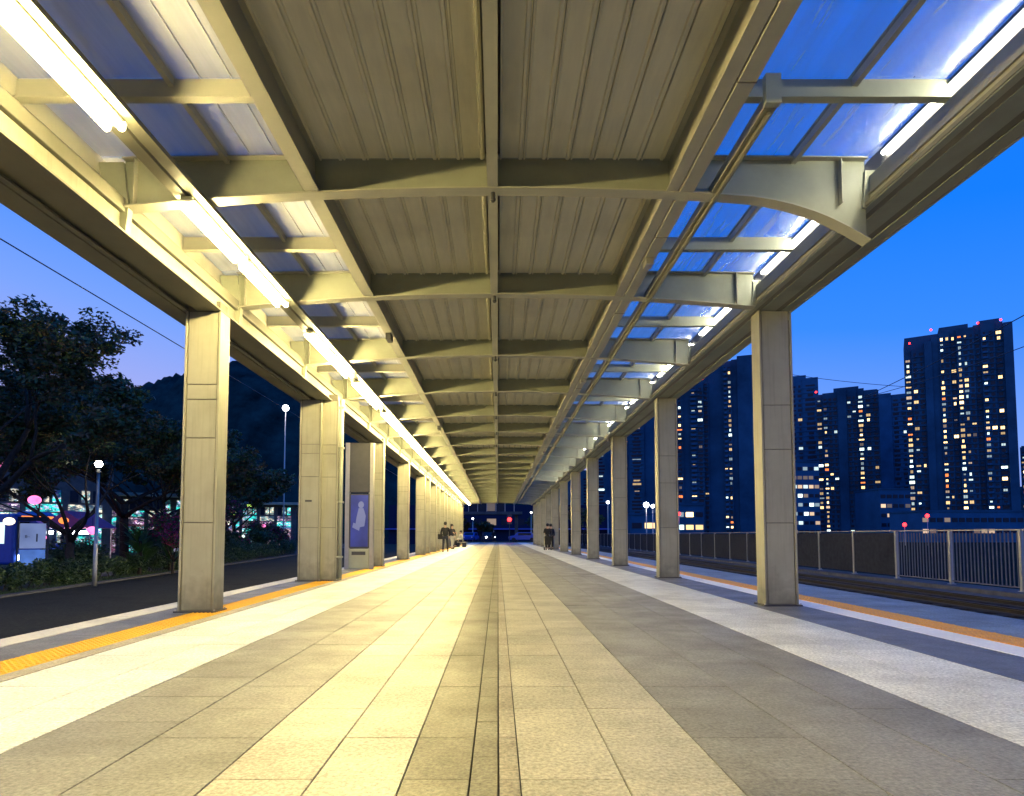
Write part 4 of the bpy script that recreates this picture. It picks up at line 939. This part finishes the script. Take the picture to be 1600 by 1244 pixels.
def car(loc, rz, label, body, lights=True):
    t = thing('parked_car', loc, label, 'car', rz=rz)
    MB().prism([(-2.1, .3), (2.1, .3), (2.15, .8), (1.3, .95), (.8, 1.4), (-1.1, 1.42), (-1.7, .95), (-2.15, .85)], -.85, .85, 'x').build('body', body, t, bevel=.06)
    for s in (-1, 1):
        MB().box(s * .852 - .01, s * .852 + .01, -1.2, .7, .97, 1.3).build('window', M['win_d'], t)
        for y in (-1.35, 1.35): MB().prism([(y + .32 * math.cos(a * math.pi / 7), .32 + .32 * math.sin(a * math.pi / 7)) for a in range(14)], s * .86 - .1, s * .86 + .01, 'x').build('wheel', M['rubber'], t)
        MB().ball((s * .6, -2.16, .68), .10, 8, 6).build('headlight', M['e_white'] if lights else M['white'], t)
    MB().quadbox([(-.7, -1.66, .99), (.7, -1.66, .99), (.65, -1.15, 1.36), (-.65, -1.15, 1.36), (-.7, -1.68, 1.0), (.7, -1.68, 1.0), (.65, -1.17, 1.38), (-.65, -1.17, 1.38)]).build('windscreen', M['win_d'], t)
MB().box(-30, 30, YE + .36, 134, -1.04, -.96).build('forecourt', M['asphalt'], kind='structure')
# a raised forecourt road carries the cars at platform height
MB().box(-9, 9.5, YE + 4, 104, -.955, -.02).build('forecourt_deck', M['asphalt'], kind='structure')
car((-1.4, 92, -.02), R(8), 'dark car with its headlight on beyond the platform end, left of the other', M['navy']); car((-4.2, 96, -.02), R(-10), 'blue car further left beyond the platform end', M['blue'], False)
car((3.8, 91, -.02), R(80), 'long blue car parked side on at the right of the platform end', M['blue'], False)
person((-.6, 86.5, -.02), R(0), 'person in black standing beyond the platform end', M['black'], M['black'], 'stand')
for X, Z, l in ((-4, 3.6, 'small white lamp left beyond the platform end'), (5.3, 4.6, 'white lamp at right beyond the platform end')):
    street_lamp((X, 98, -.02), Z, l, 'e_white', .13)
for k, (x, y, h) in enumerate(((-7.5, 112, 6), (-3.2, 118, 5), (8, 116, 6.5), (14, 100, 7))):
    tree('broadleaf_tree', (x, y, -1.05), h, 1, ['dark tree left beyond the platform end', 'small dark tree near the middle beyond the platform end', 'dark tree right beyond the platform end', 'dark tree past the end of the track side columns'][k], None, 90 + k, 2500, size=.25, levels=2)

# ------------------------------------------------------------------ overhead wires
def wire(p0, p1, sag, label, r=.018):
    pts_ = [Vector(p0).lerp(Vector(p1), i / 12) - Vector((0, 0, sag * 4 * (i / 12) * (1 - i / 12))) for i in range(13)]
    o_ = Vector(p0); b = MB().tube([q - o_ for q in pts_], r, 6).build('overhead_wire', M['dark'], smooth=True, loc=tuple(o_)); tag(b, label, 'wire')
def P(x, y, Y): a_ = px(x, y, Y); return (a_[0], Y, a_[1])
wire(P(-300, 195, 9), P(640, 755, 60), .0, 'dark overhead wire slanting down across the sky on the left', .014)
wire(P(1340, 626, 90), P(1720, 430, 45), .3, 'upper dark wire in the sky at the right edge', .045)
wire(P(1360, 618, 90), P(1700, 505, 50), .4, 'lower dark wire in the sky at the right edge', .04)
wire(P(1180, 572, 120), P(1460, 604, 120), .6, 'faint wire running over the slim dark tower', .05)
